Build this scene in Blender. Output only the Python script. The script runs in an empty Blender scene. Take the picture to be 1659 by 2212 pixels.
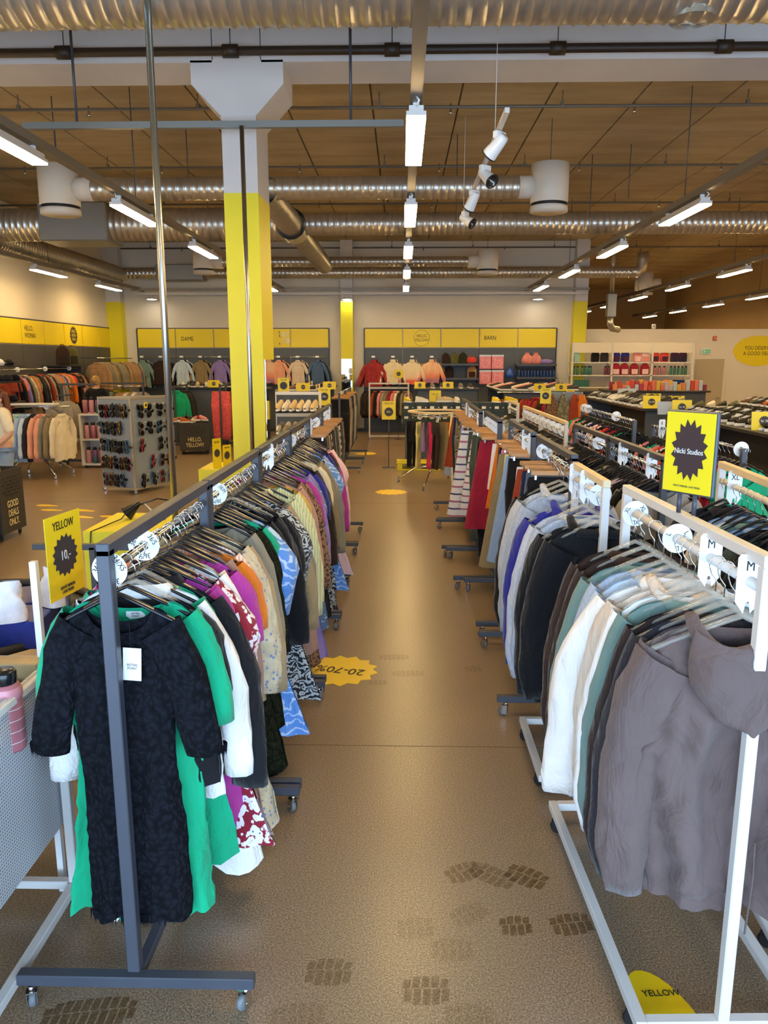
import bpy, math, random
from mathutils import Vector, Matrix, noise as mnoise
PI = math.pi
scene = bpy.context.scene
col = scene.collection
random.seed(7)

# ---------------------------------------------------------------- camera, world, exposure
F_PX = 1650.0; IMG_W = 1659.0; IMG_H = 2212.0; CAM_Z = 2.1
VPX, VPY = 868.0, 777.0
PITCH = math.atan((IMG_H / 2 - VPY) / F_PX)
YAW = math.asin((VPX - IMG_W / 2) / F_PX * math.cos(PITCH))
cam_data = bpy.data.cameras.new('camera')
cam_data.sensor_fit = 'HORIZONTAL'; cam_data.sensor_width = 36.0
cam_data.lens = F_PX / IMG_W * 36.0
cam_data.clip_end = 200
cam = bpy.data.objects.new('camera', cam_data); col.objects.link(cam)
cam.location = (0, 0, CAM_Z)
cam.rotation_euler = (PI / 2 - PITCH, 0, YAW)
scene.camera = cam
vs = scene.view_settings
vs.view_transform = 'Standard'; vs.look = 'None'; vs.gamma = 1.0; vs.use_curve_mapping = False
vs.exposure = -0.06
scene.display_settings.display_device = 'sRGB'

world = bpy.data.worlds.new('daylight'); scene.world = world
world.use_nodes = True
wbg = world.node_tree.nodes['Background']
wbg.inputs[0].default_value = (0.50, 0.72, 1.0, 1)
wbg.inputs[1].default_value = 11.0
# daylight of the shop front behind the viewer comes in through the window opening
pl = bpy.data.lights.new('shopfront_portal', 'AREA')
pl.shape = 'RECTANGLE'; pl.size = 13.0; pl.size_y = 3.1; pl.cycles.is_portal = True
plo = bpy.data.objects.new('shopfront_portal', pl); col.objects.link(plo)
plo.location = (0.5, -1.95, 1.75); plo.rotation_euler = (PI / 2, 0, 0)
LAMP_RGB = (1.0, 0.68, 0.30); LAMP_STRENGTH = 68.0

# ---------------------------------------------------------------- pixel helpers (1659 x 2212 frame)
_c, _s = math.cos(YAW), math.sin(YAW)
def _rz(v): return Vector((_c * v[0] - _s * v[1], _s * v[0] + _c * v[1], v[2]))
RX = _rz((1, 0, 0)); FW = _rz((0, math.cos(PITCH), -math.sin(PITCH))); UPV = _rz((0, math.sin(PITCH), math.cos(PITCH)))
def ray(u, v): return RX * ((u - IMG_W / 2) / F_PX) + UPV * ((IMG_H / 2 - v) / F_PX) + FW
def atz(u, v, z=0.0):
    d = ray(u, v); t = (z - CAM_Z) / d.z; return Vector((d.x * t, d.y * t, z))
def aty(u, v, y):
    d = ray(u, v); t = y / d.y; return Vector((d.x * t, y, CAM_Z + d.z * t))

# ---------------------------------------------------------------- materials
MATS = {}
def srgb(c):
    if isinstance(c, str):
        c = c.lstrip('#'); c = [int(c[i:i + 2], 16) / 255 for i in (0, 2, 4)]
    return tuple(x / 12.92 if x <= 0.04045 else ((x + 0.055) / 1.055) ** 2.4 for x in c)
def newmat(name):
    m = bpy.data.materials.new(name); m.use_nodes = True
    nt = m.node_tree; b = nt.nodes['Principled BSDF']
    MATS[name] = m
    return m, nt, b
def node(nt, t, **kw):
    n = nt.nodes.new(t)
    for k, v in kw.items(): setattr(n, k, v)
    return n
def setin(n, **kw):
    for k, v in kw.items(): n.inputs[k.replace('_', ' ')].default_value = v
def coords(nt, scale=(1, 1, 1), rot=(0, 0, 0), kind='Object'):
    tc = node(nt, 'ShaderNodeTexCoord'); mp = node(nt, 'ShaderNodeMapping')
    mp.inputs['Scale'].default_value = scale; mp.inputs['Rotation'].default_value = rot
    nt.links.new(tc.outputs[kind], mp.inputs[0]); return mp.outputs[0]
def ramp(nt, fac, stops, interp='LINEAR'):
    r = node(nt, 'ShaderNodeValToRGB'); cr = r.color_ramp; cr.interpolation = interp
    while len(cr.elements) < len(stops): cr.elements.new(0.5)
    for e, (p, c) in zip(cr.elements, stops):
        e.position = p; e.color = tuple(c[:3]) + (1,)
    nt.links.new(fac, r.inputs[0]); return r.outputs[0]
def noise(nt, vec, scale, detail=3, rough=0.55, dist=0.0):
    n = node(nt, 'ShaderNodeTexNoise'); n.inputs['Scale'].default_value = scale
    n.inputs['Detail'].default_value = detail; n.inputs['Roughness'].default_value = rough
    n.inputs['Distortion'].default_value = dist
    nt.links.new(vec, n.inputs['Vector']); return n.outputs['Fac']
def bump(nt, b, h, strength=0.3, dist=0.01):
    bm = node(nt, 'ShaderNodeBump'); bm.inputs['Strength'].default_value = strength; bm.inputs['Distance'].default_value = dist
    nt.links.new(h, bm.inputs['Height']); nt.links.new(bm.outputs[0], b.inputs['Normal'])
def shade(c, k): return tuple(max(0, min(1, x * k)) for x in c)
def plain(name, c, rough=0.5, metal=0.0, var=0.0, nscale=8.0, bmp=0.0, bscale=60, spec=0.5):
    if name in MATS: return MATS[name]
    m, nt, b = newmat(name); c = srgb(c)
    b.inputs['Base Color'].default_value = c + (1,)
    b.inputs['Roughness'].default_value = rough; b.inputs['Metallic'].default_value = metal
    b.inputs['Specular IOR Level'].default_value = spec
    if var or bmp:
        v = coords(nt)
        if var:
            f = noise(nt, v, nscale)
            o = ramp(nt, f, [(0.3, shade(c, 1 - var)), (0.7, shade(c, 1 + var))])
            nt.links.new(o, b.inputs['Base Color'])
        if bmp: bump(nt, b, noise(nt, v, bscale, 2), bmp, 0.004)
    return m
def emit(name, rgb, strength, base=(0.8, 0.8, 0.8)):
    m, nt, b = newmat(name)
    b.inputs['Base Color'].default_value = tuple(base) + (1,)
    b.inputs['Emission Color'].default_value = tuple(rgb) + (1,); b.inputs['Emission Strength'].default_value = strength
    return m
def clear_plastic(name, tint, a=0.45, rough=0.15):
    m, nt, b = newmat(name)
    b.inputs['Base Color'].default_value = srgb(tint) + (1,); b.inputs['Roughness'].default_value = rough
    b.inputs['Alpha'].default_value = a
    return m

grey_steel = plain('grey_powder_coated_steel', '#41454f', 0.42, 0.0, 0.08, 6)
white_steel = plain('white_powder_coated_steel', '#d6d3cf', 0.4, 0.0, 0.03, 5)
cream_wood = plain('pale_wood', '#dcc7a0', 0.5, 0.0, 0.06, 4)
wood = plain('beech_wood', '#b98a58', 0.45, 0.0, 0.12, 5)
chrome = plain('chrome', '#d6d8da', 0.16, 1.0)
galv = plain('galvanised_sheet', '#c4c0b6', 0.34, 0.85, 0.06, 3)
rubber = plain('black_rubber', '#1a1a1c', 0.6)
grey_rubber = plain('grey_rubber', '#6f7478', 0.5)
white_plastic = plain('white_plastic', '#eef0f0', 0.35)
black_plastic = plain('black_plastic', '#17181c', 0.22)
clear = clear_plastic('clear_plastic', '#c9c6ba', 0.30)
acrylic = clear_plastic('acrylic_sheet', '#f4f6f6', 0.10, 0.05)
yellow = plain('yellow_paint', '#ded31a', 0.5, 0, 0.02, 2)
yellow_card = plain('yellow_card', '#e8d21c', 0.45)
yellow_floor = plain('yellow_sticker', '#f0cc14', 0.4)
ink = plain('black_ink', '#1c1b1a', 0.6)
star_grey = plain('charcoal_print', '#33343a', 0.6)
cream_ink = plain('cream_ink', '#efe1a0', 0.6)
white_ink = plain('white_ink', '#e9e6e0', 0.6)
dark_panel = plain('dark_grey_panel', '#4a4a4c', 0.55, 0, 0.04, 2)
slate_panel = plain('slate_blue_panel', '#4d5560', 0.5, 0, 0.04, 2)
black_shelf = plain('black_shelf_board', '#2a2a2d', 0.4, 0, 0.05, 3)
crate_dark = plain('dark_crate_board', '#33312f', 0.6, 0, 0.06, 5)
wall_white = plain('wall_paint', '#d9d2c4', 0.85, 0, 0.03, 0.8, 0.05, 40)
beam_white = plain('beam_paint', '#cfccca', 0.85, 0, 0.05, 1.2, 0.05, 40)
mirror_mat = plain('mirror', '#e8ecea', 0.03, 1.0)
dark_pipe = plain('dark_brown_pipe', '#2b2018', 0.5)
tray_mat = plain('grey_tray', '#8a857c', 0.5, 0.6)
glass_mat = clear_plastic('window_glass', '#ffffff', 0.06, 0.02)
lamp_mat = emit('fluorescent_diffuser', LAMP_RGB, LAMP_STRENGTH)
warm_spot_mat = emit('round_lamp', (1.0, 0.9, 0.7), 25)

def concrete():
    m, nt, b = newmat('ceiling_concrete'); v = coords(nt, (0.25, 1, 1))
    f = noise(nt, v, 2.2, 5, 0.62)
    o = ramp(nt, f, [(0.28, srgb('#96835f')), (0.55, srgb('#ae9b76')), (0.78, srgb('#bba984'))])
    nt.links.new(o, b.inputs['Base Color']); b.inputs['Roughness'].default_value = 0.9
    bump(nt, b, noise(nt, v, 30, 3), 0.15, 0.01)
    return m
concrete_mat = concrete()
def floor_material():
    m, nt, b = newmat('floor_linoleum'); v = coords(nt)
    sp = noise(nt, v, 150, 3, 0.7); big = noise(nt, v, 0.7, 4, 0.55)
    c1 = ramp(nt, sp, [(0.32, srgb('#57462f')), (0.5, srgb('#86715a')), (0.68, srgb('#ad9a80'))])
    c2 = ramp(nt, big, [(0.3, (0.93, 0.93, 0.93)), (0.7, (1.03, 1.03, 1.03))])
    mx = node(nt, 'ShaderNodeMix', data_type='RGBA', blend_type='MULTIPLY'); mx.inputs[0].default_value = 1
    nt.links.new(c1, mx.inputs[6]); nt.links.new(c2, mx.inputs[7])
    nt.links.new(mx.outputs[2], b.inputs['Base Color'])
    b.inputs['Roughness'].default_value = 0.30
    b.inputs['Specular IOR Level'].default_value = 0.55
    bump(nt, b, noise(nt, v, 60, 3), 0.05, 0.003)
    return m
floor_mat = floor_material()

# ---------------------------------------------------------------- mesh builder
class MB:
    def __init__(s): s.v = []; s.f = []; s.sm = []
    def add(s, vs, fs, smooth=False):
        o = len(s.v); s.v += [tuple(p) for p in vs]
        s.f += [tuple(i + o for i in f) for f in fs]; s.sm += [smooth] * len(fs); return s
    def box(s, c, d, R=None):
        x, y, z = (k / 2 for k in d); vs = []
        for sx, sy, sz in ((-1,-1,-1),(1,-1,-1),(1,1,-1),(-1,1,-1),(-1,-1,1),(1,-1,1),(1,1,1),(-1,1,1)):
            p = Vector((sx * x, sy * y, sz * z))
            if R is not None: p = R @ p
            vs.append(p + Vector(c))
        return s.add(vs, [(0,3,2,1),(4,5,6,7),(0,1,5,4),(1,2,6,5),(2,3,7,6),(3,0,4,7)])
    def box2(s, a, b):
        return s.box([(p + q) / 2 for p, q in zip(a, b)], [abs(q - p) for p, q in zip(a, b)])
    def cbox(s, c, d, ch=0.004, R=None):      # box with chamfered vertical edges and top
        x, y, z = (k / 2 for k in d); ch = min(ch, x * .9, y * .9, z * .9)
        def ring(xx, yy, zz):
            return [(-xx + ch, -yy, zz), (xx - ch, -yy, zz), (xx, -yy + ch, zz), (xx, yy - ch, zz), (xx - ch, yy, zz), (-xx + ch, yy, zz), (-xx, yy - ch, zz), (-xx, -yy + ch, zz)]
        rs = [ring(x - ch, y - ch, -z), ring(x, y, -z + ch), ring(x, y, z - ch), ring(x - ch, y - ch, z)]
        vs = []
        for r in rs:
            for p in r:
                p = Vector(p)
                if R is not None: p = R @ p
                vs.append(p + Vector(c))
        fs = [tuple(range(7, -1, -1)), tuple(range(24, 32))]
        for k in range(3):
            for i in range(8): fs.append((k * 8 + i, k * 8 + (i + 1) % 8, k * 8 + 8 + (i + 1) % 8, k * 8 + 8 + i))
        return s.add(vs, fs)
    def tube(s, pts, r, n=8, caps=True, smooth=True, rb=None):
        pts = [Vector(p) for p in pts]; N = len(pts); vs = []; fs = []
        rs = r if isinstance(r, (list, tuple)) else [r] * N
        prev = None
        for i, p in enumerate(pts):
            t = (pts[min(i + 1, N - 1)] - pts[max(i - 1, 0)])
            if t.length < 1e-9: t = Vector((0, 0, 1))
            t.normalize()
            if prev is None:
                a = Vector((0, 0, 1)) if abs(t.z) < 0.9 else Vector((1, 0, 0)); x = t.cross(a).normalized()
            else:
                x = (prev - t * prev.dot(t)).normalized()
            prev = x; y = t.cross(x)
            rr = rs[i]; r2 = rr if rb is None else (rb[i] if isinstance(rb, (list, tuple)) else rb)
            for k in range(n):
                a = 2 * PI * k / n; vs.append(p + x * (rr * math.cos(a)) + y * (r2 * math.sin(a)))
        for i in range(N - 1):
            for k in range(n):
                fs.append((i * n + k, i * n + (k + 1) % n, (i + 1) * n + (k + 1) % n, (i + 1) * n + k))
        o = len(s.v); s.add(vs, fs, smooth)
        if caps:
            s.f += [tuple(o + k for k in range(n - 1, -1, -1)), tuple(o + (N - 1) * n + k for k in range(n))]; s.sm += [False, False]
        return s
    def lathe(s, prof, n=16, c=(0, 0, 0), axis='Z', smooth=True, sx=1.0, sy=1.0):
        vs = []; fs = []; c = Vector(c)
        for r, z in prof:
            for k in range(n):
                a = 2 * PI * k / n; x, y = r * math.cos(a) * sx, r * math.sin(a) * sy
                p = (x, y, z) if axis == 'Z' else ((z, x, y) if axis == 'X' else (y, z, x))
                vs.append(Vector(p) + c)
        N = len(prof)
        for i in range(N - 1):
            for k in range(n):
                fs.append((i * n + k, i * n + (k + 1) % n, (i + 1) * n + (k + 1) % n, (i + 1) * n + k))
        return s.add(vs, fs, smooth)
    def prism(s, poly, th, M=None):            # poly in xy, extruded 0..th in z, then M
        n = len(poly); M = M or Matrix.Identity(4)
        vs = [M @ Vector((x, y, 0)) for x, y in poly] + [M @ Vector((x, y, th)) for x, y in poly]
        fs = [tuple(range(n - 1, -1, -1)), tuple(range(n, 2 * n))] + [(i, (i + 1) % n, n + (i + 1) % n, n + i) for i in range(n)]
        return s.add(vs, fs)
    def grid(s, fn, nu, nv, smooth=True, closed=False):
        vs = [fn(i / nu, j / nv) for j in range(nv + 1) for i in range(nu + (0 if closed else 1))]
        w = nu if closed else nu + 1; fs = []
        for j in range(nv):
            for i in range(nu):
                i2 = (i + 1) % w if closed else i + 1
                fs.append((j * w + i, j * w + i2, (j + 1) * w + i2, (j + 1) * w + i))
        return s.add(vs, fs, smooth)
    def ball(s, c, r, n=10, m=7, sc=(1, 1, 1)):
        def fn(u, v):
            a = 2 * PI * u; b = PI * (v - 0.5)
            return (c[0] + r * sc[0] * math.cos(a) * math.cos(b), c[1] + r * sc[1] * math.sin(a) * math.cos(b), c[2] + r * sc[2] * math.sin(b))
        return s.grid(fn, n, m, True, True)
    def mesh(s, name, mat=None, weld=False):
        me = bpy.data.meshes.new(name); me.from_pydata(s.v, [], s.f)
        me.polygons.foreach_set('use_smooth', s.sm)
        if mat: me.materials.append(mat)
        me.update(); return me
    def build(s, name, mat, parent=None, loc=(0, 0, 0), rot=(0, 0, 0)):
        return put(name, s.mesh(name, mat), parent, loc, rot)

def put(name, me, parent=None, loc=(0, 0, 0), rot=(0, 0, 0), mat=None):
    o = bpy.data.objects.new(name, me); col.objects.link(o)
    o.location = loc; o.rotation_euler = rot
    if parent: o.parent = parent
    if mat and me.materials:
        o.material_slots[0].link = 'OBJECT'; o.material_slots[0].material = mat
    return o
def tag(o, label, cat, group=None, kind=None):
    if label: o['label'] = label
    if cat: o['category'] = cat
    if group: o['group'] = group
    if kind: o['kind'] = kind
    return o
def thing(name, label, cat, loc=(0, 0, 0), rot=(0, 0, 0), group=None):
    o = bpy.data.objects.new(name, None); col.objects.link(o); o.empty_display_size = 0.1
    o.location = loc; o.rotation_euler = rot
    return tag(o, label, cat, group)
def struct(o): o['kind'] = 'structure'; return o
def copy_tree(o, parent=None):
    c = o.copy(); col.objects.link(c); c.parent = parent
    for ch in list(o.children): copy_tree(ch, c)
    return c

_txt = {}
def text_mesh(s, size, xs=1.0, ext=0.0006, align='CENTER', spacing=1.0):
    key = (s, size, xs, align, spacing)
    if key in _txt: return _txt[key]
    cu = bpy.data.curves.new('lettering', 'FONT'); cu.body = s; cu.size = size; cu.align_x = align; cu.align_y = 'CENTER'
    cu.extrude = ext; cu.resolution_u = 3; cu.space_line = spacing
    ob = bpy.data.objects.new('lettering', cu); col.objects.link(ob)
    me = bpy.data.meshes.new_from_object(ob)
    bpy.data.objects.remove(ob)
    for v in me.vertices: v.co.x *= xs
    me.name = 'lettering'; me.materials.clear(); me.materials.append(ink)
    _txt[key] = me; return me
def lettering(s, size, mat, parent, loc, rot=(PI / 2, 0, 0), xs=0.8, align='CENTER', name='lettering', spacing=1.0):
    return put(name, text_mesh(s, size, xs, align=align, spacing=spacing), parent, loc, rot, mat)
def star_poly(n, r1, r2, sx=1.0, sy=1.0, rot=0.0):
    p = []
    for k in range(2 * n):
        a = rot + PI * k / n; r = r1 if k % 2 == 0 else r2
        p.append((r * math.cos(a) * sx, r * math.sin(a) * sy))
    return p
ONES = ['', 'first', 'second', 'third', 'fourth', 'fifth', 'sixth', 'seventh', 'eighth', 'ninth', 'tenth', 'eleventh', 'twelfth', 'thirteenth', 'fourteenth', 'fifteenth', 'sixteenth', 'seventeenth', 'eighteenth', 'nineteenth']
TENS = ['', '', 'twent', 'thirt', 'fort', 'fift', 'sixt', 'sevent', 'eight', 'ninet']
def ordinal(n):
    if n < 20: return ONES[n]
    if n >= 100: return 'one-hundred' + ('th' if n == 100 else '-and-' + ordinal(n - 100))
    return TENS[n // 10] + ('ieth' if n % 10 == 0 else 'y-' + ONES[n % 10])
# ---------------------------------------------------------------- room shell
XL, XR, YF, YB, CEIL = -8.5, 12.6, -2.0, 22.8, 5.4
YFAR = 38.0
fl = struct(MB().box2((XL - .2, YF - .2, -0.1), (XR + .2, YFAR + .2, 0)).build('floor', floor_mat))
seam_mat = plain('floor_seam', '#5c4830', 0.5)
for y in (3.9, 11.2, 18.4):
    MB().box2((XL, y - .003, 0), (XR, y + .003, 0.0006)).build('floor_seam', seam_mat, fl)
# ceiling of long concrete slabs
ce = struct(MB().box2((XL - .2, YF - .2, CEIL + .06), (XR + .2, YFAR + .2, CEIL + .2)).build('ceiling', concrete_mat))
x = -2.685 - 1.14 * 6
slab_cuts = [YF, 8.7, 12.4, 17.2, 22.8, 30, YFAR]
while x < XR:
    for a, b in zip(slab_cuts[:-1], slab_cuts[1:]):
        MB().box2((x + .012, a + .006, CEIL), (x + 1.128, b - .006, CEIL + .08)).build('slab', concrete_mat, ce)
    x += 1.14
struct(MB().box2((XL - .2, YF, 0), (XL, YFAR, CEIL + .06)).build('wall_left', wall_white))
struct(MB().box2((XL, YB, 0), (5.33, YB + .2, CEIL + .06)).build('wall_back', wall_white))
cream_wall = plain('cream_wall_paint', '#ded6c6', 0.8, 0, 0.03, 0.8, 0.05, 40)
struct(MB().box2((5.33, YB + .1, 0), (XR, YB + .24, 2.97)).build('wall_partition', cream_wall))
warm_lit_wall = plain('warm_lit_wall_paint', '#a98c5e', 0.85, 0, 0.05, 0.6, 0.05, 30)  # warm lamp light on these walls is put into the brown colour
struct(MB().box2((XR, YF, 0), (XR + .2, YFAR, CEIL + .06)).build('wall_right', warm_lit_wall))
struct(MB().box2((XL, YFAR, 0), (XR, YFAR + .2, CEIL + .06)).build('wall_far', warm_lit_wall))
# shop front behind the viewer
wf = MB()
wf.box2((XL, YF - .2, 0), (-6.0, YF, CEIL + .06)); wf.box2((7.0, YF - .2, 0), (XR, YF, CEIL + .06)); wf.box2((-6.0, YF - .2, 3.3), (7.0, YF, CEIL + .06)); wf.box2((-6.0, YF - .2, 0), (7.0, YF, 0.2))
struct(wf.build('wall_front', wall_white))
wn = struct(MB().box2((-6, YF - .14, 3.24), (7, YF - .06, 3.3)).build('window_1', grey_steel))
for k in range(8):
    xx = -6 + 13 * k / 7
    MB().box2((xx - .03, YF - .14, .2), (xx + .03, YF - .06, 3.24)).build('mullion', grey_steel, wn)
    if k < 7: MB().box2((xx + .03, YF - .104, .2), (xx + 13 / 7 - .03, YF - .096, 3.24)).build('pane', glass_mat, wn)
bs = MB().box2((XL, YB - .02, 0), (5.33, YB, .1)); struct(bs.build('baseboard_back', grey_steel))

# white concrete beam over the column, in two lengths
YC = 8.4
cx0, cx1 = -1.86, -1.50
struct(MB().box2((XL, YC, 5.04), (-1.93, YC + .64, CEIL)).build('trim_1', beam_white))
struct(MB().box2((-1.43, YC, 5.04), (XR, YC + .64, CEIL)).build('trim_2', beam_white))
colm = thing('column', 'square concrete column painted yellow below and white above, with wide head', 'column', ((cx0 + cx1) / 2, YC + .35, 0))
cxm = (cx0 + cx1) / 2
MB().box2((-.18, -.35, 0), (.18, .35, 3.8)).build('painted_shaft', yellow, colm)
MB().box2((-.178, -.348, 3.8), (.178, .348, 4.56)).build('upper_shaft', beam_white, colm)
hp = [(-.178, 4.54), (.178, 4.54), (.47, 4.84), (.47, 5.06), (.24, 5.06), (.24, 5.4), (-.24, 5.4), (-.24, 5.06), (-.47, 5.06), (-.47, 4.84)]
MB().prism(hp, .66, Matrix.Translation((0, .31, 0)) @ Matrix.Rotation(PI / 2, 4, 'X')).build('column_head', beam_white, colm)
mirr = MB().box2((.182, -.30, .25), (.192, .30, 2.10)).build('mirror', mirror_mat, colm)
# wall columns
for nm, u0, u1, lab in (('l', 233, 268, 'yellow and white wall column in the far left corner'), ('m', 737, 763, 'slim yellow wall column with narrow mirror between the two wall displays'), ('r', 1237, 1264, 'yellow and white wall column beside the white shelving')):
    a = aty(u0, 700, YB - .15).x; b = aty(u1, 700, YB - .15).x
    w = (b - a) / 2
    wc = thing('wall_column', lab, 'column', ((a + b) / 2, YB - .16, 0))
    MB().box2((-w, -.16, 0), (w, .158, 3.72)).build('painted_shaft', yellow, wc)
    MB().box2((-w + .002, -.158, 3.72), (w - .002, .158, CEIL)).build('upper_shaft', beam_white, wc)
    if nm == 'm':
        MB().box2((-w + .01, -.18, .6), (w - .03, -.165, 2.12)).build('mirror', mirror_mat, wc)

# ---------------------------------------------------------------- strip lights in rows
light_cols = {}
fix_body = MB().box((0, 0, .045), (.11, 1.42, .05)).box((0, .0, .01), (.15, 1.46, .03)).mesh('housing', white_steel)
fix_diff = MB().box((0, 0, -.012), (.145, 1.44, .02)).mesh('diffuser', lamp_mat)
fix_clip = MB().cbox((0, 0, .095), (.05, .03, .05), .004).mesh('bracket', white_plastic)
fix_cord = MB().tube([(0, -.70, .06), (0.02, -.76, .09), (0, -.74, .12)], .008, 5).mesh('cord', white_plastic)
rows = [('above the central aisle', 0.10, 6.2 - 3.37, 6), ('left of the yellow column', -3.38, 6.1 - 3.37, 6), ('just right of the aisle', 3.55, 6.2 - 3.37, 6), ('second right of the aisle', 7.03, 2.85, 10), ('nearest the right wall', 10.5, 2.6, 10), ('along the left wall', -7.48, 2.5, 6)]
for rn, (rname, X, y0, n) in enumerate(rows):
    yend = min(y0 + 3.37 * n, 22.7 if X < 5 else 36)
    tr = MB().box2((-.045, -1, 4.02), (.045, yend, 4.10))
    t = thing('light_track', 'grey cable track carrying the strip lights ' + rname, 'light track', (X, 0, 0))
    tr.build('tray', tray_mat, t)
    for k in range(n):
        y = y0 + 3.37 * k + .72
        L = thing('ceiling_light', 'warm strip light, %s from the viewer in the row %s' % (ordinal(k + 1), rname), 'ceiling light', (X, y, 3.90), (0, 0, 0), 'strip lights ' + rname)
        put('housing', fix_body, L); put('diffuser', fix_diff, L); put('cord', fix_cord, L)
        for q in (-.6, .6): put('bracket', fix_clip, L, (0, q, 0))
        if k % 2 == 0: MB().tube([(0, y, 4.10), (0, y, CEIL - .003)], .006, 5).build('suspension_wire', grey_steel, t)

# ---------------------------------------------------------------- ducts and pipes
def spiral_duct(name, label, p0, p1, r, pitch=.11, n=20, mat=galv):
    p0, p1 = Vector(p0), Vector(p1); L = (p1 - p0).length; prof = []
    k = int(L / pitch)
    for i in range(k):
        z = i * pitch
        prof += [(r, z), (r, z + pitch * .72), (r * 1.02 + .004, z + pitch * .8), (r * 1.02 + .004, z + pitch * .92)]
    prof.append((r, L))
    mb = MB().lathe(prof, n); o = mb.build(name, mat)
    o.location = p0; o.rotation_mode = 'QUATERNION'; o.rotation_quaternion = (p1 - p0).to_track_quat('Z', 'Y')
    return tag(o, label, 'duct')
d1 = spiral_duct('ventilation_duct', 'wide ribbed silver duct across the top, nearest the viewer', (-8.4, 6.2, 4.82), (2.95, 6.2, 4.82), .30)
MB().lathe([(.32, 0), (.33, .02), (.33, .05), (0, .05)], 24).build('end_cap', galv, d1, (0, 0, 11.35))
MB().lathe([(.16, 0), (.16, .3)], 20, (0, 0, 0)).build('branch', galv, d1, (0, 0, 10.5), (PI / 2, 0, 0))
X2a = aty(190, 405, 11.57).x; X2b = aty(1120, 405, 11.57).x
d2 = spiral_duct('ventilation_duct', 'ribbed silver duct between the two large white drum vents', (X2a, 11.57, 4.5), (X2b, 11.57, 4.5), .155)
d3a = spiral_duct('ventilation_duct', 'wide ribbed silver duct left of the yellow column', (-8.4, 14.5, 4.5), (-1.95, 14.5, 4.5), .28)
d3b = spiral_duct('ventilation_duct', 'long ribbed silver duct right of the yellow column', (-1.95, 14.5, 4.5), (12.4, 14.5, 4.5), .19)
d4 = spiral_duct('ventilation_duct', 'ribbed silver duct running away behind the yellow column', (-1.97, 11.4, 4.45), (-1.97, 20.2, 4.45), .2)
MB().lathe([(.27, 0), (.27, .55)], 18).build('collar', galv, d4, (0, 0, 2.75))
X4a = aty(462, 565, 19.9).x; X4b = aty(1032, 565, 19.9).x
d5 = spiral_duct('ventilation_duct', 'thin ribbed silver duct ending in the far small drum vents', (X4a, 19.9, 4.5), (X4b, 19.9, 4.5), .12)
d6 = spiral_duct('ventilation_duct', 'thin ribbed silver duct just in front of the back wall', (-7.9, 21.9, 4.45), (6.2, 21.9, 4.45), .15)
MB().tube([(0, 0, 14.1), (0, 0, 14.3), (0, .1, 14.42), (0, .3, 14.45), (0, .5, 14.45)], .15, 14).build('elbow', galv, d6)
d7 = spiral_duct('ventilation_duct', 'ribbed silver duct running along the left wall', (-7.75, 2, 4.35), (-7.75, 21.4, 4.35), .24)
sil = tag(MB().cbox((aty(158, 480, 14.15).x, 14.5, 4.5), (1.22, .8, .66), .02).build('duct_box', plain('grey_sheet_box', '#8f9294', .45, .7)), 'plain grey sheet metal box set in the wide left duct', 'duct box')
sil2 = tag(MB().cbox((aty(385, 580, 21.6).x, 21.9, 4.45), (1.3, .5, .42), .02).build('duct_box', MATS['grey_sheet_box']), 'plain grey sheet metal box in the far duct behind the pole', 'duct box')
drum_white = plain('white_drum_paint', '#d8d2c6', .55)
def drum(c, r, h, side, lab, ducty):
    t = thing('drum_vent', lab, 'vent', c)
    MB().lathe([(0, h / 2), (r, h / 2), (r, -h / 2 + .13), (r * .96, -h / 2 + .12)], 28).build('drum', drum_white, t)
    MB().lathe([(r * .86, -h / 2 + .13), (r * .86, -h / 2 + .08)], 28).build('air_slot', ink, t)
    MB().lathe([(r * .96, -h / 2 + .08), (r, -h / 2 + .07), (r, -h / 2), (0, -h / 2)], 28).build('base_ring', drum_white, t)
    MB().tube([(side * r * .8, 0, .02), (side * (r + .22), 0, .02)], r * .58, 18).build('spigot', drum_white, t); MB().tube([(0, 0, h / 2), (0, 0, CEIL - c[2])], .006, 5).build('hanger_rod', grey_steel, t)
yd = 11.57
drum((aty(128, 410, yd).x, yd, 4.48), .28, .66, 1, 'large white drum vent at the left end of the duct', yd)
drum((aty(1187, 410, yd).x, yd, 4.48), .265, .64, -1, 'large white drum vent right of the hanging spotlights', yd)
drum((aty(440, 566, 19.9).x, 19.9, 4.47), .265, .52, 1, 'small white drum vent left of the yellow column', yd)
drum((aty(1053, 566, 19.9).x, 19.9, 4.47), .265, .58, -1, 'small white drum vent far behind the spotlights', yd)
drum((aty(1390, 635, 27).x, 27, 4.6), .3, .7, 1, 'white drum vent over the far right storage space', yd)
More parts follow.
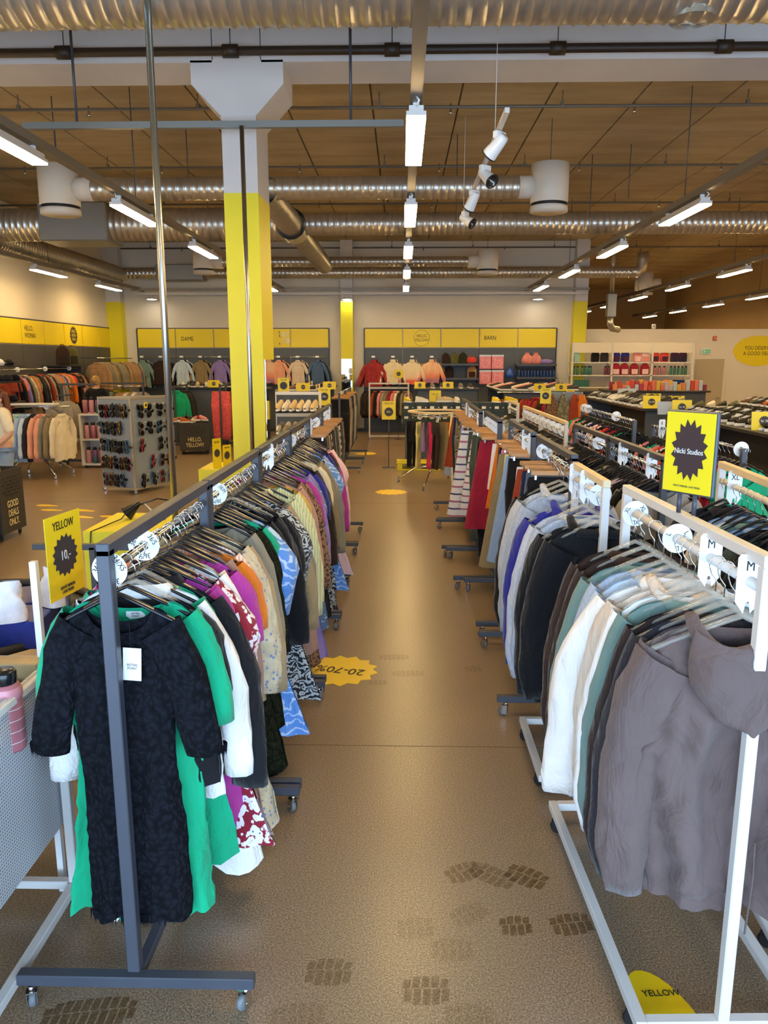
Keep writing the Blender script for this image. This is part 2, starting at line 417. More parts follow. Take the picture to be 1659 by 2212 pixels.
# dark main pipe with couplings
pz = 5.07
dp = thing('sprinkler_main_pipe', 'thick dark brown pipe running across in front of the white beam', 'pipe', (0, 8.2, pz))
MB().tube([(-8.4, 0, 0), (12.4, 0, 0)], .042, 12).build('pipe', dark_pipe, dp)
for u in (137, 497, 847, 1205, 1565):
    X = aty(u, 95, 8.2).x
    MB().tube([(X - .075, 0, 0), (X + .075, 0, 0)], .062, 12).build('coupling', dark_pipe, dp)
    MB().tube([(X, 0, .05), (X, 0, .33)], .006, 5).build('hanger_rod', grey_steel, dp)
pipe_grey = plain('grey_pipe', '#6d6558', .5, .3)
for v, lab in ((232, 'nearest thin grey sprinkler pipe under the ceiling'), (360, 'second thin grey sprinkler pipe under the ceiling'), (440, 'third thin grey sprinkler pipe under the ceiling'), (535, 'farthest thin grey sprinkler pipe under the ceiling')):
    d = ray(868, v); y = (5.22 - CAM_Z) / d.z * d.y
    sp = thing('sprinkler_pipe', lab, 'pipe', (0, y, 5.22))
    MB().tube([(-8.4, 0, 0), (12.4, 0, 0)], .021, 8).build('pipe', pipe_grey, sp)
    for k in range(8):
        X = -7.2 + k * 2.3
        MB().tube([(X, 0, 0), (X, 0, .18)], .007, 5).box((X, 0, .03), (.04, .04, .06)).build('clip', pipe_grey, sp)
        MB().lathe([(.0, .12), (.012, .12), (.016, .02), (.03, 0), (0, 0)], 8, (X + .9, 0, -.08)).build('sprinkler_head', chrome, sp)
# suspended steel strut with its rods, and the two round poles
XS0, XS1 = aty(50, 270, 8.0).x, aty(872, 268, 8.0).x
zs = aty(460, 270, 8.0).z
st = thing('steel_strut', 'long grey steel strut hanging across in front of the column', 'strut', (0, 8.0, zs))
MB().box2((XS0, -.03, -.03), (XS1, .03, .03)).build('channel', plain('zinc_strut', '#8d918f', .45, .6), st)
for u in (158, 757):
    X = aty(u, 150, 8.0).x; MB().tube([(X, 0, .03), (X, 0, CEIL - zs - .001)], .014, 8).build('rod', grey_steel, st)
pole_m = plain('galvanised_tube', '#b9bdbd', .28, 1.0)
Xp = aty(348, 560, 6.0).x
po = thing('steel_pole', 'tall round galvanised steel pole from floor to ceiling at left', 'pole', (Xp, 6.0, 0))
MB().tube([(0, 0, .01), (0, 0, CEIL)], .026, 16).build('pole', pole_m, po); MB().lathe([(0, .012), (.07, .012), (.07, 0)], 16).build('base_plate', grey_steel, po)
Xp2 = aty(533, 600, 7.93).x
po = thing('steel_pole', 'thin round steel pole standing in front of the yellow column', 'pole', (Xp2, 7.93, 0))
MB().tube([(0, 0, .01), (0, 0, zs - .03)], .022, 16).build('pole', pole_m, po); MB().lathe([(0, .012), (.07, .012), (.07, 0)], 16).build('base_plate', grey_steel, po)
# thin suspension rods seen against the ceiling, horizontal cable trays at the back
for k, (u, v) in enumerate(((120, 330), (290, 370), (408, 420), (985, 490), (1357, 430), (1272, 500))):
    p = aty(u, v, 10.5 + k * .6)
    tag(MB().tube([(0, 0, 0), (0, 0, CEIL - p.z)], .007, 5).build('suspension_rod', grey_steel, None, p), 'thin dark rod hanging from the ceiling, %s from the left' % ordinal(k + 1), 'rod', 'thin ceiling rods')
for z, y, lab in ((4.03, 22.1, 'grey horizontal rail high in front of the back wall'), (3.93, 22.3, 'thin pale rail below the grey rail at the back wall')):
    tag(MB().box2((-7.6, y - .03, z - .03), (5.2, y + .03, z + .03)).build('ceiling_rail', tray_mat if z > 4 else white_steel), lab, 'rail')
# spotlights on a hanging track
trk = thing('spotlight_track', 'white track hanging right of the aisle lights', 'light track', (0.86, 9.2, 4.12))
MB().box2((-.02, -2.35, -.02), (.02, 2.6, .02)).build('track', white_steel, trk)
MB().tube([(0, 2.2, .02), (0, 2.2, 1.27)], .004, 5).build('wire', white_steel, trk); MB().tube([(0, -1.5, .02), (0, -1.5, 1.27)], .004, 5).build('wire', white_steel, trk)
lampglass = plain('lamp_reflector', '#5a5854', .2, .8)
for k, (y, yaw, tilt) in enumerate(((7.35, 2.4, -.9), (8.55, -.9, -.9), (9.75, 2.2, -.7), (11.1, -.6, -1.0))):
    s = thing('spotlight', 'white track spotlight, %s from the viewer' % ordinal(k + 1), 'spotlight', (0.86, y, 4.10), (0, 0, yaw), 'track spotlights')
    s.scale = (.8, .8, .8); MB().cbox((0, 0, -.05), (.07, .17, .08), .01).build('adapter', white_plastic, s)
    R = Matrix.Rotation(tilt, 4, 'Y'); hd = MB()
    hd.lathe([(0, .13), (.05, .13), (.062, .10), (.085, -.12), (.092, -.14)], 20)
    ho = hd.build('lamp_head', white_plastic, s, (.03, 0, -.15), (0, tilt, 0))
    MB().lathe([(.092, -.14), (.082, -.142), (.07, -.1), (0, -.06)], 20).build('reflector', lampglass, ho)
    MB().lathe([(.094, -.128), (.097, -.14), (.09, -.146)], 20).build('rim', ink, ho)
# small round lamps high on the back wall
for u, lab in ((328, 'left'), (750, 'middle'), (1162, 'right')):
    p = aty(u, 647, 22.3)
    rl = thing('round_lamp', 'small round white lamp hanging before the back wall, %s one' % lab, 'lamp', p)
    MB().lathe([(0, .05), (.1, .05), (.14, 0)], 18).build('shade', white_plastic, rl); MB().lathe([(.135, .0), (0, -.01)], 18).build('bulb_disc', warm_spot_mat, rl)
    MB().tube([(0, 0, .05), (0, 0, 3.93 - p.z)], .006, 5).build('stem', white_steel, rl)
# ---------------------------------------------------------------- fabrics
FAB = {}
def fabric(key, c, pattern=None, c2=None, c3=None, rough=0.9, wr=0.35, melange=0.0):
    m, nt, b = newmat('fabric_' + key); c = srgb(c); FAB[key] = m
    b.inputs['Roughness'].default_value = rough; b.inputs['Specular IOR Level'].default_value = 0.25
    b.inputs['Sheen Weight'].default_value = 0.15
    v = coords(nt); L = nt.links.new
    out = None
    if melange:
        f = noise(nt, coords(nt, (1, 1, .35)), 140, 3, .7)
        out = ramp(nt, f, [(.3, shade(c, 1 - melange)), (.7, shade(c, 1 + melange))])
    elif pattern is None:
        f = noise(nt, v, 5, 3); out = ramp(nt, f, [(.3, shade(c, .93)), (.7, shade(c, 1.06))])
    else:
        c2 = srgb(c2); c3 = srgb(c3) if c3 else c2
        if pattern == 'floral':
            w = noise(nt, v, 22, 2); wv = node(nt, 'ShaderNodeVectorMath', operation='ADD')
            sc = node(nt, 'ShaderNodeVectorMath', operation='SCALE'); cn = node(nt, 'ShaderNodeTexNoise'); cn.inputs['Scale'].default_value = 30; L(v, cn.inputs['Vector'])
            L(cn.outputs['Color'], sc.inputs[0]); sc.inputs['Scale'].default_value = .035; L(v, wv.inputs[0]); L(sc.outputs[0], wv.inputs[1])
            vo = node(nt, 'ShaderNodeTexVoronoi'); vo.inputs['Scale'].default_value = 34; L(wv.outputs[0], vo.inputs['Vector'])
            out = ramp(nt, vo.outputs['Distance'], [(0, c3), (.11, c3), (.15, c2), (.50, c2), (.54, c), (1, c)], 'LINEAR')
        elif pattern == 'smallfloral':
            vo = node(nt, 'ShaderNodeTexVoronoi'); vo.inputs['Scale'].default_value = 46; L(v, vo.inputs['Vector'])
            f = noise(nt, v, 18, 3)
            base = ramp(nt, f, [(.4, c), (.6, shade(c, .82))])
            k = ramp(nt, vo.outputs['Distance'], [(0, (1, 1, 1)), (.22, (1, 1, 1)), (.3, (0, 0, 0))])
            mx = node(nt, 'ShaderNodeMix', data_type='RGBA'); L(k, mx.inputs[0]); L(base, mx.inputs[6]); mx.inputs[7].default_value = c2 + (1,); out = mx.outputs[2]
        elif pattern == 'swirl':
            w = node(nt, 'ShaderNodeTexWave', wave_type='RINGS'); w.inputs['Scale'].default_value = 10; w.inputs['Distortion'].default_value = 15; w.inputs['Detail'].default_value = 2; w.inputs['Detail Scale'].default_value = 2.2
            L(v, w.inputs['Vector']); out = ramp(nt, w.outputs['Fac'], [(.42, c), (.58, c2)])
        elif pattern == 'rose':
            w = node(nt, 'ShaderNodeTexWave', wave_type='RINGS'); w.inputs['Scale'].default_value = 7; w.inputs['Distortion'].default_value = 13; w.inputs['Detail'].default_value = 2; w.inputs['Detail Scale'].default_value = 1.6
            L(v, w.inputs['Vector']); out = ramp(nt, w.outputs['Fac'], [(.0, c), (.72, c), (.9, c2), (1, c2)])
        elif pattern == 'stripe':
            w = node(nt, 'ShaderNodeTexWave', bands_direction='X'); w.inputs['Scale'].default_value = 22; w.inputs['Distortion'].default_value = .3
            L(v, w.inputs['Vector']); out = ramp(nt, w.outputs['Fac'], [(.42, c), (.58, c2)])
        elif pattern == 'dots':
            vo = node(nt, 'ShaderNodeTexVoronoi'); vo.inputs['Scale'].default_value = 42; vo.inputs['Randomness'].default_value = .5; L(v, vo.inputs['Vector'])
            out = ramp(nt, vo.outputs['Distance'], [(.12, c2), (.2, c)])
        elif pattern == 'leopard':
            vo = node(nt, 'ShaderNodeTexVoronoi'); vo.inputs['Scale'].default_value = 60; L(v, vo.inputs['Vector'])
            out = ramp(nt, vo.outputs['Distance'], [(.15, c), (.25, c2), (.4, c2), (.5, c)])
        elif pattern == 'check':
            ck = node(nt, 'ShaderNodeTexChecker'); ck.inputs['Scale'].default_value = 22; ck.inputs[1].default_value = c + (1,); ck.inputs[2].default_value = c2 + (1,)
            sx = node(nt, 'ShaderNodeSeparateXYZ'); L(v, sx.inputs[0]); ad = node(nt, 'ShaderNodeMath', operation='ADD'); L(sx.outputs[0], ad.inputs[0]); L(sx.outputs[1], ad.inputs[1])
            m1 = node(nt, 'ShaderNodeMath', operation='MULTIPLY'); L(sx.outputs[2], m1.inputs[0]); m1.inputs[1].default_value = .6
            aa = node(nt, 'ShaderNodeMath', operation='ADD'); L(ad.outputs[0], aa.inputs[0]); L(m1.outputs[0], aa.inputs[1]); bb = node(nt, 'ShaderNodeMath', operation='SUBTRACT'); L(ad.outputs[0], bb.inputs[0]); L(m1.outputs[0], bb.inputs[1])
            cx = node(nt, 'ShaderNodeCombineXYZ'); L(aa.outputs[0], cx.inputs[0]); L(bb.outputs[0], cx.inputs[1]); cx.inputs[2].default_value = .013
            L(cx.outputs[0], ck.inputs[0]); out = ck.outputs[0]
        elif pattern == 'plaid':
            w = node(nt, 'ShaderNodeTexWave', bands_direction='Z'); w.inputs['Scale'].default_value = 2.2; w.inputs['Distortion'].default_value = .6; L(v, w.inputs['Vector'])
            out = ramp(nt, w.outputs['Fac'], [(.0, c2), (.02, c2), (.04, c), (.95, c), (.97, c3), (1, c3)])
        elif pattern == 'ombre':
            sx = node(nt, 'ShaderNodeSeparateXYZ'); L(v, sx.inputs[0])
            mr = node(nt, 'ShaderNodeMapRange'); mr.inputs['From Min'].default_value = -.62; mr.inputs['From Max'].default_value = -.3; L(sx.outputs[2], mr.inputs[0])
            out = ramp(nt, mr.outputs[0], [(.0, c3), (.25, c2), (.9, c)])
        elif pattern == 'camo':
            out = ramp(nt, noise(nt, v, 12, 2), [(.4, c), (.5, c2), (.6, c3)], 'CONSTANT')
    L(out, b.inputs['Base Color'])
    hb = noise(nt, coords(nt, (1, 1, .5)), 9, 4, .6, .8)
    bump(nt, b, hb, wr * 1.6, .06)
    return m
def lace_fabric(key, c):
    m, nt, b = newmat('fabric_' + key); c = srgb(c); FAB[key] = m
    v = coords(nt); L = nt.links.new
    cn = node(nt, 'ShaderNodeTexNoise'); cn.inputs['Scale'].default_value = 14; L(v, cn.inputs['Vector'])
    sc = node(nt, 'ShaderNodeVectorMath', operation='SCALE'); sc.inputs['Scale'].default_value = .05; L(cn.outputs['Color'], sc.inputs[0])
    wv = node(nt, 'ShaderNodeVectorMath', operation='ADD'); L(v, wv.inputs[0]); L(sc.outputs[0], wv.inputs[1])
    vo = node(nt, 'ShaderNodeTexVoronoi'); vo.inputs['Scale'].default_value = 46; L(wv.outputs[0], vo.inputs['Vector'])
    out = ramp(nt, vo.outputs['Distance'], [(.1, shade(c, 1.25)), (.5, shade(c, .9)), (.72, shade(c, .3))])
    L(out, b.inputs['Base Color']); b.inputs['Roughness'].default_value = .95; b.inputs['Specular IOR Level'].default_value = .15
    inv = ramp(nt, vo.outputs['Distance'], [(.05, (1,) * 3), (.6, (0,) * 3)])
    bump(nt, b, inv, 1.0, .012)
    return m
lace_fabric('black lace', '#16181f'); lace_fabric('dark olive lace', '#1f2414')
for k, c in {'black': '#131317', 'emerald green': '#12a577', 'magenta': '#b03a92', 'white': '#ece9e6', 'cream': '#e3d6b6', 'orange': '#d9761d', 'tan': '#a28b66', 'taupe grey': '#8a8371', 'dark olive': '#2c2f1e',
    'lavender': '#8d7cc0', 'dusty pink': '#b1897a', 'royal blue': '#2b2f8c', 'pale pink': '#e3c2c6', 'rust': '#9c3d22', 'wine red': '#9c1f36', 'navy': '#22273d', 'denim blue': '#4b6488', 'light denim': '#8fa9cc', 'grey green': '#3f4a43',
    'dark brown': '#33231c', 'espresso brown': '#2a1f1d', 'mushroom brown': '#655552', 'charcoal': '#2a272d', 'sage green': '#6f8a83', 'oat beige': '#d2c2b0', 'off white': '#e9e2da', 'khaki': '#8d7d5c', 'mustard': '#cfa844', 'pale yellow': '#e2dc8e', 'hot pink': '#d12765',
    'camel': '#a9835a', 'sky blue': '#9db6d6', 'peach': '#e0a184', 'salmon pink': '#e08f8b', 'olive': '#5c5a34', 'dark grey': '#3d3d40', 'mint': '#a9cdb6', 'plum': '#4b2440', 'coral red': '#d8483f', 'stone grey': '#9b948a', 'lime yellow': '#c3d618', 'pastel blue': '#b8cde2'}.items():
    fabric(k, c)
fabric('grey melange', '#a9b4c6', melange=.16); fabric('light grey melange', '#b9bfcb', melange=.14); fabric('warm grey melange', '#a39c90', melange=.15)
fabric('red floral', '#8f1f33', 'floral', '#ece6ea', '#3a52a8'); fabric('beige blue floral', '#d2c4a2', 'smallfloral', '#7f86ad')
fabric('blue rose', '#6294dc', 'rose', '#b9d0f2'); fabric('black and white swirl', '#23262c', 'swirl', '#b9c0c4'); fabric('peach stripe', '#e9b79a', 'stripe', '#f1e3d8')
fabric('green stripe', '#b9c79a', 'stripe', '#e2dfae'); fabric('dotted brown', '#9c7867', 'dots', '#c9ab92'); fabric('leopard', '#8f6a4c', 'leopard', '#2e2018')
fabric('black and white check', '#1b1a1c', 'check', '#bdb3ae'); fabric('pale plaid', '#dcdbe2', 'plaid', '#3d4a70', '#a9688a'); fabric('red ring print', '#e06a6c', 'leopard', '#c9303c')
fabric('camouflage', '#6f6a52', 'camo', '#8f8a70', '#4a4838'); fabric('pink ombre', '#eabf9c', 'ombre', '#e58a72', '#b07a98'); fabric('cream ombre', '#e6d8ba', 'ombre', '#e9c9b0', '#e0685c'); fabric('red pattern', '#b03a3c', 'swirl', '#7a2228')
fabric('mint spotted', '#9fc4ae', 'dots', '#22302a'); fabric('pink dotted', '#e088b0', 'dots', '#f2c4da'); fabric('blue grey print', '#5f7695', 'smallfloral', '#c6cfd8'); fabric('pale print', '#d9d3c4', 'smallfloral', '#9fa58e')
FABC = {k: k for k in FAB}

# ---------------------------------------------------------------- garments (origin on the rail axis, cloth spans x, faces -y)
def garment_mesh(key, W=.20, L=.9, hem=.2, waist=None, d=.028, dh=None, sleeve=0.0, sr=.07, cuff=.05, puff=0.0, dipf=.06, dipb=.02, nk=.48, seed=0, nu=16, nv=18, folds=.016, kf=5, a0=54, a1=88, crease=.010, hood=0.0, zn=-.095, slope=.36, hemwave=.012, cuffband=False, collar=0.0, ny=.55, ns=12, hemband=False):
    rnd = random.Random(seed); p1, p2, p3, p4 = (rnd.uniform(0, 6.3) for _ in range(4))
    dh = d if dh is None else dh; waist = hem if waist is None else waist
    def wid(v):
        if v < .28: w = W + (W * .97 - W) * v / .28
        elif v < .48: w = W * .97 + (waist - W * .97) * (v - .28) / .2
        else: w = waist + (hem - waist) * (v - .48) / .52
        if hemband and v > .92: w *= .95
        return w * (1 + .02 * math.sin(7 * v + p4))
    def top(u, dip):
        a = abs(u); z = zn - slope * a * W - .02 * max(0, a - .8) / .2
        if a < nk: z = zn - slope * nk * W - dip * math.sqrt(max(0, 1 - (a / nk) ** 2))
        return z
    def sheet(sg, dip):
        def fn(uu, v):
            u = math.sin((uu - .5) * PI); w = wid(v)
            zt = top(u, dip); zb = zn - L + hemwave * math.sin(2.5 * u * PI + p2) + hemwave * sg * .5
            z = zt + (zb - zt) * v
            dd = .011 + (d - .011) * min(1, v / .25); dd += (dh - d) * max(0, v - .3) / .7
            y = sg * dd * math.sqrt(max(0, 1 - u * u))
            amp = folds * min(1, .15 + v * 1.2)
            y += amp * math.sin(kf * u + p1 + 1.5 * math.sin(2.6 * v + p2)) + amp * .55 * math.sin(kf * 2.3 * u + p3 + 2.4 * v) + sg * amp * .35 * math.sin(kf * 3.9 * u + p4 - 3 * v)
            y += .006 * math.sin(17 * v + 6 * u + p3) * min(1, v * 3) * (1 - .5 * v)
            x = u * w + .012 * math.sin(5 * v + p3) * v
            if v < .02: y *= .6
            if hemband and v > .93: y *= .75
            return (x, y, z)
        return fn
    mb = MB()
    mb.grid(sheet(-1, dipf), nu, nv); mb.grid(sheet(1, dipb), nu, nv)
    if sleeve > 0:
        for sgn in (-1, 1):
            n = max(6, int(sleeve / .045)); ph, ph2 = rnd.uniform(0, 6), rnd.uniform(0, 6); yo = rnd.uniform(-.02, .012)
            c = [W * .74, zn - slope * W * .74 - sr * .80]; path = []
            for i in range(n + 1):
                t = i / n; al = math.radians(a0 + (a1 - a0) * (1 - (1 - t) ** 2.4)); path.append((c[0], c[1], al, t))
                c = [c[0] + math.cos(al) * (sleeve + W * .2) / n, c[1] - math.sin(al) * (sleeve + W * .2) / n]
            def sf(u, v):
                i = min(n, int(round(v * n))); x, z, al, t = path[i]; th = 2 * PI * u
                r = sr + (cuff - sr) * t ** .8 + puff * math.sin(min(1, t * 1.04) * PI) ** 1.1
                r *= 1 + .05 * math.sin(2 * th + 7 * t + ph) + .045 * math.sin(13 * t + ph2) * math.sin(PI * t)
                if cuffband and t > .86: r = cuff * (.80 if t < .97 else .72)
                ry = max(.018, r * (ny + (.35 if puff else 0)))
                o = r * math.cos(th)
                return (sgn * (x + math.sin(al) * o), ry * math.sin(th) + yo * t + .014 * math.sin(3.1 * t + ph) + .006 * math.sin(9 * t + 2 * th + ph2), z + math.cos(al) * o)
            o = len(mb.v); mb.grid(sf, ns, n, True, True)
            mb.f.append(tuple(o + n * ns + k for k in range(ns))); mb.sm.append(False)
    if collar:
        cw = nk * W * 1.02
        mb.grid(lambda u, v: ((cw * (1 - .12 * v) + .012 * math.sin(PI * v)) * math.cos(2 * PI * u), (.030 + .012 * math.sin(PI * v)) * math.sin(2 * PI * u), zn - slope * nk * W - .012 + collar * v - (.02 if math.sin(2 * PI * u) < 0 else 0) * (1 - v)), 16, 5, True, True)
    if hood:
        def hf(u, v):       # the hood hangs down the back as a soft sack
            a = (u - .5) * PI; hw = hood * (.62 + .10 * math.sin(PI * v)) * math.sqrt(max(0.02, 1 - max(0, v - .35) ** 2 / .43))
            return (hw * math.sin(a) + .02 * v, -(.022 + d * .6) - hood * .36 * math.cos(a) * math.sin(PI * (.18 + .62 * v)) + .006 * math.sin(11 * u + 5 * v), zn - slope * nk * W + .02 - hood * 1.35 * v - .03 * math.cos(a) * (1 - v))
        mb.grid(hf, 18, 14)
        rim = []
        for i in range(21):
            a = -PI * .62 + PI * 1.24 * i / 20
            rim.append((hood * .62 * math.sin(a), -.02 - hood * .34 * max(0, math.cos(a)) + .05 * (1 - abs(math.cos(a))), zn - slope * nk * W + .012 - hood * .22 * max(0, math.cos(a)) + .012 * math.sin(3 * a)))
        mb.tube(rim, [.012 + .010 * math.sin(PI * i / 20) for i in range(21)], 8)
    ox = rnd.uniform(0, 50); vs2 = []
    for x, y, z in mb.v:        # soft creases in the cloth
        k = min(1.0, max(0.0, (zn - .03 - z) / .12)) * crease
        n1 = mnoise.noise(Vector((x * 11 + ox, y * 6, z * 6 + ox))); n2 = 1 - abs(mnoise.noise(Vector((x * 20 - z * 9 + ox, y * 8, z * 11 + x * 7)))) * 2
        sg = 1 if y >= 0 else -1
        vs2.append((x + k * .7 * n2 * (1 if x > 0 else -1) * min(1, abs(x) / .15), y + sg * k * (n1 + n2 * .8), z))
    mb.v = vs2
    return mb.mesh('garment_' + key, FAB['black'])
def trouser_mesh(key, W=.17, L=.98, seed=0, flare=1.0, fold=.02):
    rnd = random.Random(seed); mb = MB(); z0 = -.115; ph = rnd.uniform(0, 6)
    def waist(u, v):
        a = 2 * PI * u; w = W * (1 + .12 * v)
        return (w * math.cos(a), (.018 + .016 * v) * math.sin(a) + .006 * math.sin(3 * a + ph) * v, z0 - .26 * v)
    mb.grid(waist, 18, 5, True, True)
    for s in (-1, 1):
        pts = []; ra = []; rb = []
        for i in range(9):
            t = i / 8
            pts.append((s * (W * .58 - .02 * t), .012 * math.sin(4 * t + ph), z0 - .24 - (L - .24) * t)); r = W * (.56 - (.16 - .14 * (flare - 1)) * t)
            ra.append(r); rb.append(.03 + .006 * math.sin(6 * t + ph))
        mb.tube(pts, rb, 12, True, True, ra)
    return mb.mesh('trousers_' + key, FAB['black'])
def skirt_mesh(key, W=.17, hem=.26, L=.6, seed=0):
    rnd = random.Random(seed); ph = rnd.uniform(0, 6); mb = MB()
    def fn(u, v):
        a = 2 * PI * u; w = W + (hem - W) * v; dd = .018 + .035 * v
        return (w * math.cos(a), dd * math.sin(a) + .014 * v * math.sin(7 * a + ph), -.115 - L * v)
    return mb.grid(fn, 28, 8, True, True).mesh('skirt_' + key, FAB['black'])
GM = {
 'dress': garment_mesh('dress', .19, 1.02, .27, .19, seed=1, sleeve=.24, sr=.075, cuff=.075, folds=.02),
 'long_dress': garment_mesh('long_dress', .185, 1.20, .30, .18, seed=2, sleeve=.5, sr=.07, cuff=.045, dh=.045, folds=.02),
 'puff_dress': garment_mesh('puff_dress', .19, 1.06, .36, .19, seed=3, sleeve=.36, sr=.075, cuff=.045, puff=.05, dh=.05, folds=.022),
 'tee': garment_mesh('tee', .20, .66, .23, seed=4, sleeve=.20, sr=.08, cuff=.085),
 'blouse': garment_mesh('blouse', .19, .70, .24, seed=5, sleeve=.55, sr=.075, cuff=.048, dipf=.05, folds=.018),
 'shirt': garment_mesh('shirt', .20, .76, .23, seed=6, sleeve=.58, sr=.075, cuff=.05, dipf=.04, folds=.016, nu=16, collar=.03),
 'sweatshirt': garment_mesh('sweatshirt', .185, .74, .205, .22, d=.035, seed=7, sleeve=.60, sr=.078, cuff=.056, dipf=.05, cuffband=True, folds=.024, nu=26, nv=28, collar=.015, a0=64, a1=91, ny=.6, crease=.014, hemband=True, ns=14),
 'hoodie': garment_mesh('hoodie', .185, .74, .205, .22, d=.04, seed=8, sleeve=.60, sr=.08, cuff=.056, dipf=.05, hood=.15, cuffband=True, folds=.024, nu=26, nv=28, a0=64, a1=91, ny=.6, crease=.014, hemband=True, ns=14),
 'jacket': garment_mesh('jacket', .215, .68, .25, d=.04, seed=9, sleeve=.58, sr=.085, cuff=.06, dipf=.04, collar=.04),
 'tank': garment_mesh('tank', .15, .66, .22, seed=10, sleeve=0, dipf=.12, nk=.6),
 'kids_top': garment_mesh('kids_top', .155, .48, .18, seed=11, sleeve=.14, sr=.06, cuff=.062, nu=10, nv=9, ns=8),
 'kids_dress': garment_mesh('kids_dress', .15, .62, .25, .16, seed=12, sleeve=.10, sr=.055, cuff=.055, nu=10, nv=9, ns=8),
 'sweater': garment_mesh('sweater', .19, .60, .21, .225, d=.045, seed=13, sleeve=.50, sr=.075, cuff=.05, dipf=.0, dipb=.0, nk=.34, cuffband=True, collar=.07, a0=48, a1=74, slope=.45),
 'wall_shirt': garment_mesh('wall_shirt', .175, .68, .20, .18, d=.03, seed=14, sleeve=.50, sr=.06, cuff=.038, dipf=.03, nk=.34, collar=.045, a0=50, a1=79, slope=.45, hemwave=.02),
}
GT = {'trousers': trouser_mesh('plain', seed=1), 'wide_trousers': trouser_mesh('wide', seed=2, flare=2.0), 'jeans': trouser_mesh('jeans', seed=3), 'skirt': skirt_mesh('a_line', seed=4), 'long_skirt': skirt_mesh('long', .17, .3, .82, 5), 'shorts': skirt_mesh('shorts', .18, .22, .42, 6)}
GM.update(GT)
GNAME = {'dress': 'dress', 'long_dress': 'long dress', 'puff_dress': 'puff sleeved dress', 'tee': 'short sleeved top', 'blouse': 'blouse', 'shirt': 'long sleeved shirt', 'sweatshirt': 'sweatshirt', 'hoodie': 'hooded sweatshirt', 'jacket': 'jacket', 'tank': 'sleeveless top', 'kids_top': 'child sized shirt', 'kids_dress': 'child sized dress', 'sweater': 'sweater', 'wall_shirt': 'shirt', 'trousers': 'trousers', 'wide_trousers': 'wide leg trousers', 'jeans': 'jeans', 'skirt': 'skirt', 'long_skirt': 'long skirt', 'shorts': 'shorts'}
GCAT = {'dress': 'dress', 'long_dress': 'dress', 'puff_dress': 'dress', 'tee': 'top', 'blouse': 'blouse', 'shirt': 'shirt', 'sweatshirt': 'sweatshirt', 'hoodie': 'hoodie', 'jacket': 'jacket', 'tank': 'top', 'kids_top': 'top', 'kids_dress': 'dress', 'sweater': 'sweater', 'wall_shirt': 'shirt', 'trousers': 'trousers', 'wide_trousers': 'trousers', 'jeans': 'trousers', 'skirt': 'skirt', 'long_skirt': 'skirt', 'shorts': 'shorts'}

# ---------------------------------------------------------------- hangers
def hook_mesh(rr=.020, drop=-.075, n=9, r=.0019, seg=5):
    pts = []
    for i in range(n):
        a = math.radians(-35 + 235 * i / (n - 1)); pts.append((rr * math.cos(a), 0, -.004 + rr * math.sin(a)))
    pts = pts[::1]
    pts += [(-rr * .6, 0, -.03), (0, 0, -.045), (0, 0, drop)]
    return MB().tube(pts, r, seg).mesh('hook', chrome)
hook_m = hook_mesh(); hook_far = hook_mesh(n=6, seg=4, r=.0022)
def hanger_body(mat, half=.20, th=.010, bar=False, n=10):
    mb = MB(); pts = []
    for i in range(-n, n + 1):
        t = i / n; a = abs(t)
        z = -.090 - .102 * (a ** 1.1)
        pts.append((t * half, 0, z))
    rs = [.006 + .007 * math.sin((1 - abs(i / n)) * PI * .5 + .35) for i in range(-n, n + 1)]
    mb.tube(pts, rs, 8, True, True, [.007] * len(rs))
    if bar: mb.tube([(-half * .8, 0, -.150), (half * .8, 0, -.150)], .003, 5)
    return mb.mesh('hanger_body', mat)
hb_black = hanger_body(black_plastic); hb_clear = hanger_body(clear, .20, .012); hb_black_far = hanger_body(black_plastic, n=4)
hb_kids = hanger_body(black_plastic, .145, n=4)
def wood_body():
    mb = MB().cbox((0, 0, -.09), (.31, .014, .032), .005)
    return mb.mesh('hanger_body', wood)
hb_wood = wood_body()
clip_m = MB().cbox((0, 0, -.118), (.02, .03, .035), .004).tube([(-.012, 0, -.098), (.012, 0, -.098)], .006, 6).mesh('clip', chrome)
wood2 = plain('pale_beech_wood', '#c79a68', .45, 0, .12, 5)
HB = {'black plastic': hb_black, 'clear plastic': hb_clear, 'wooden clip': hb_wood, 'black far': hb_black_far, 'small black': hb_kids}
HCOUNT = [0]
def hang(kind, fab, loc, rotz, label, group, hanger='black plastic', hlabel=None, hgroup=None, mesh=None, scale=1.0, name=None, tilt=0.0, hs=1.0):
    me = mesh or GM[kind]
    if hanger:
        h = put('hanger', HB[hanger], None, loc, (random.uniform(-.22, .22) if hanger == 'wooden clip' else 0, 0, rotz)); HCOUNT[0] += 1
        h.scale = (hs,) * 3; tag(h, hlabel, 'hanger', hgroup)
        put('hook', hook_m if loc[1] < 6 else hook_far, h)
        if hanger == 'wooden clip' and loc[1] < 10:
            for s in (-1, 1): put('clip', clip_m, h, (s * .125, 0, 0))
    g = put(name or GNAME.get(kind, 'garment').replace(' ', '_'), me, None, loc, (0, tilt, rotz), FAB[fab])
    g.scale = (scale, scale, scale)
    return tag(g, label, GCAT.get(kind, 'garment'), group)

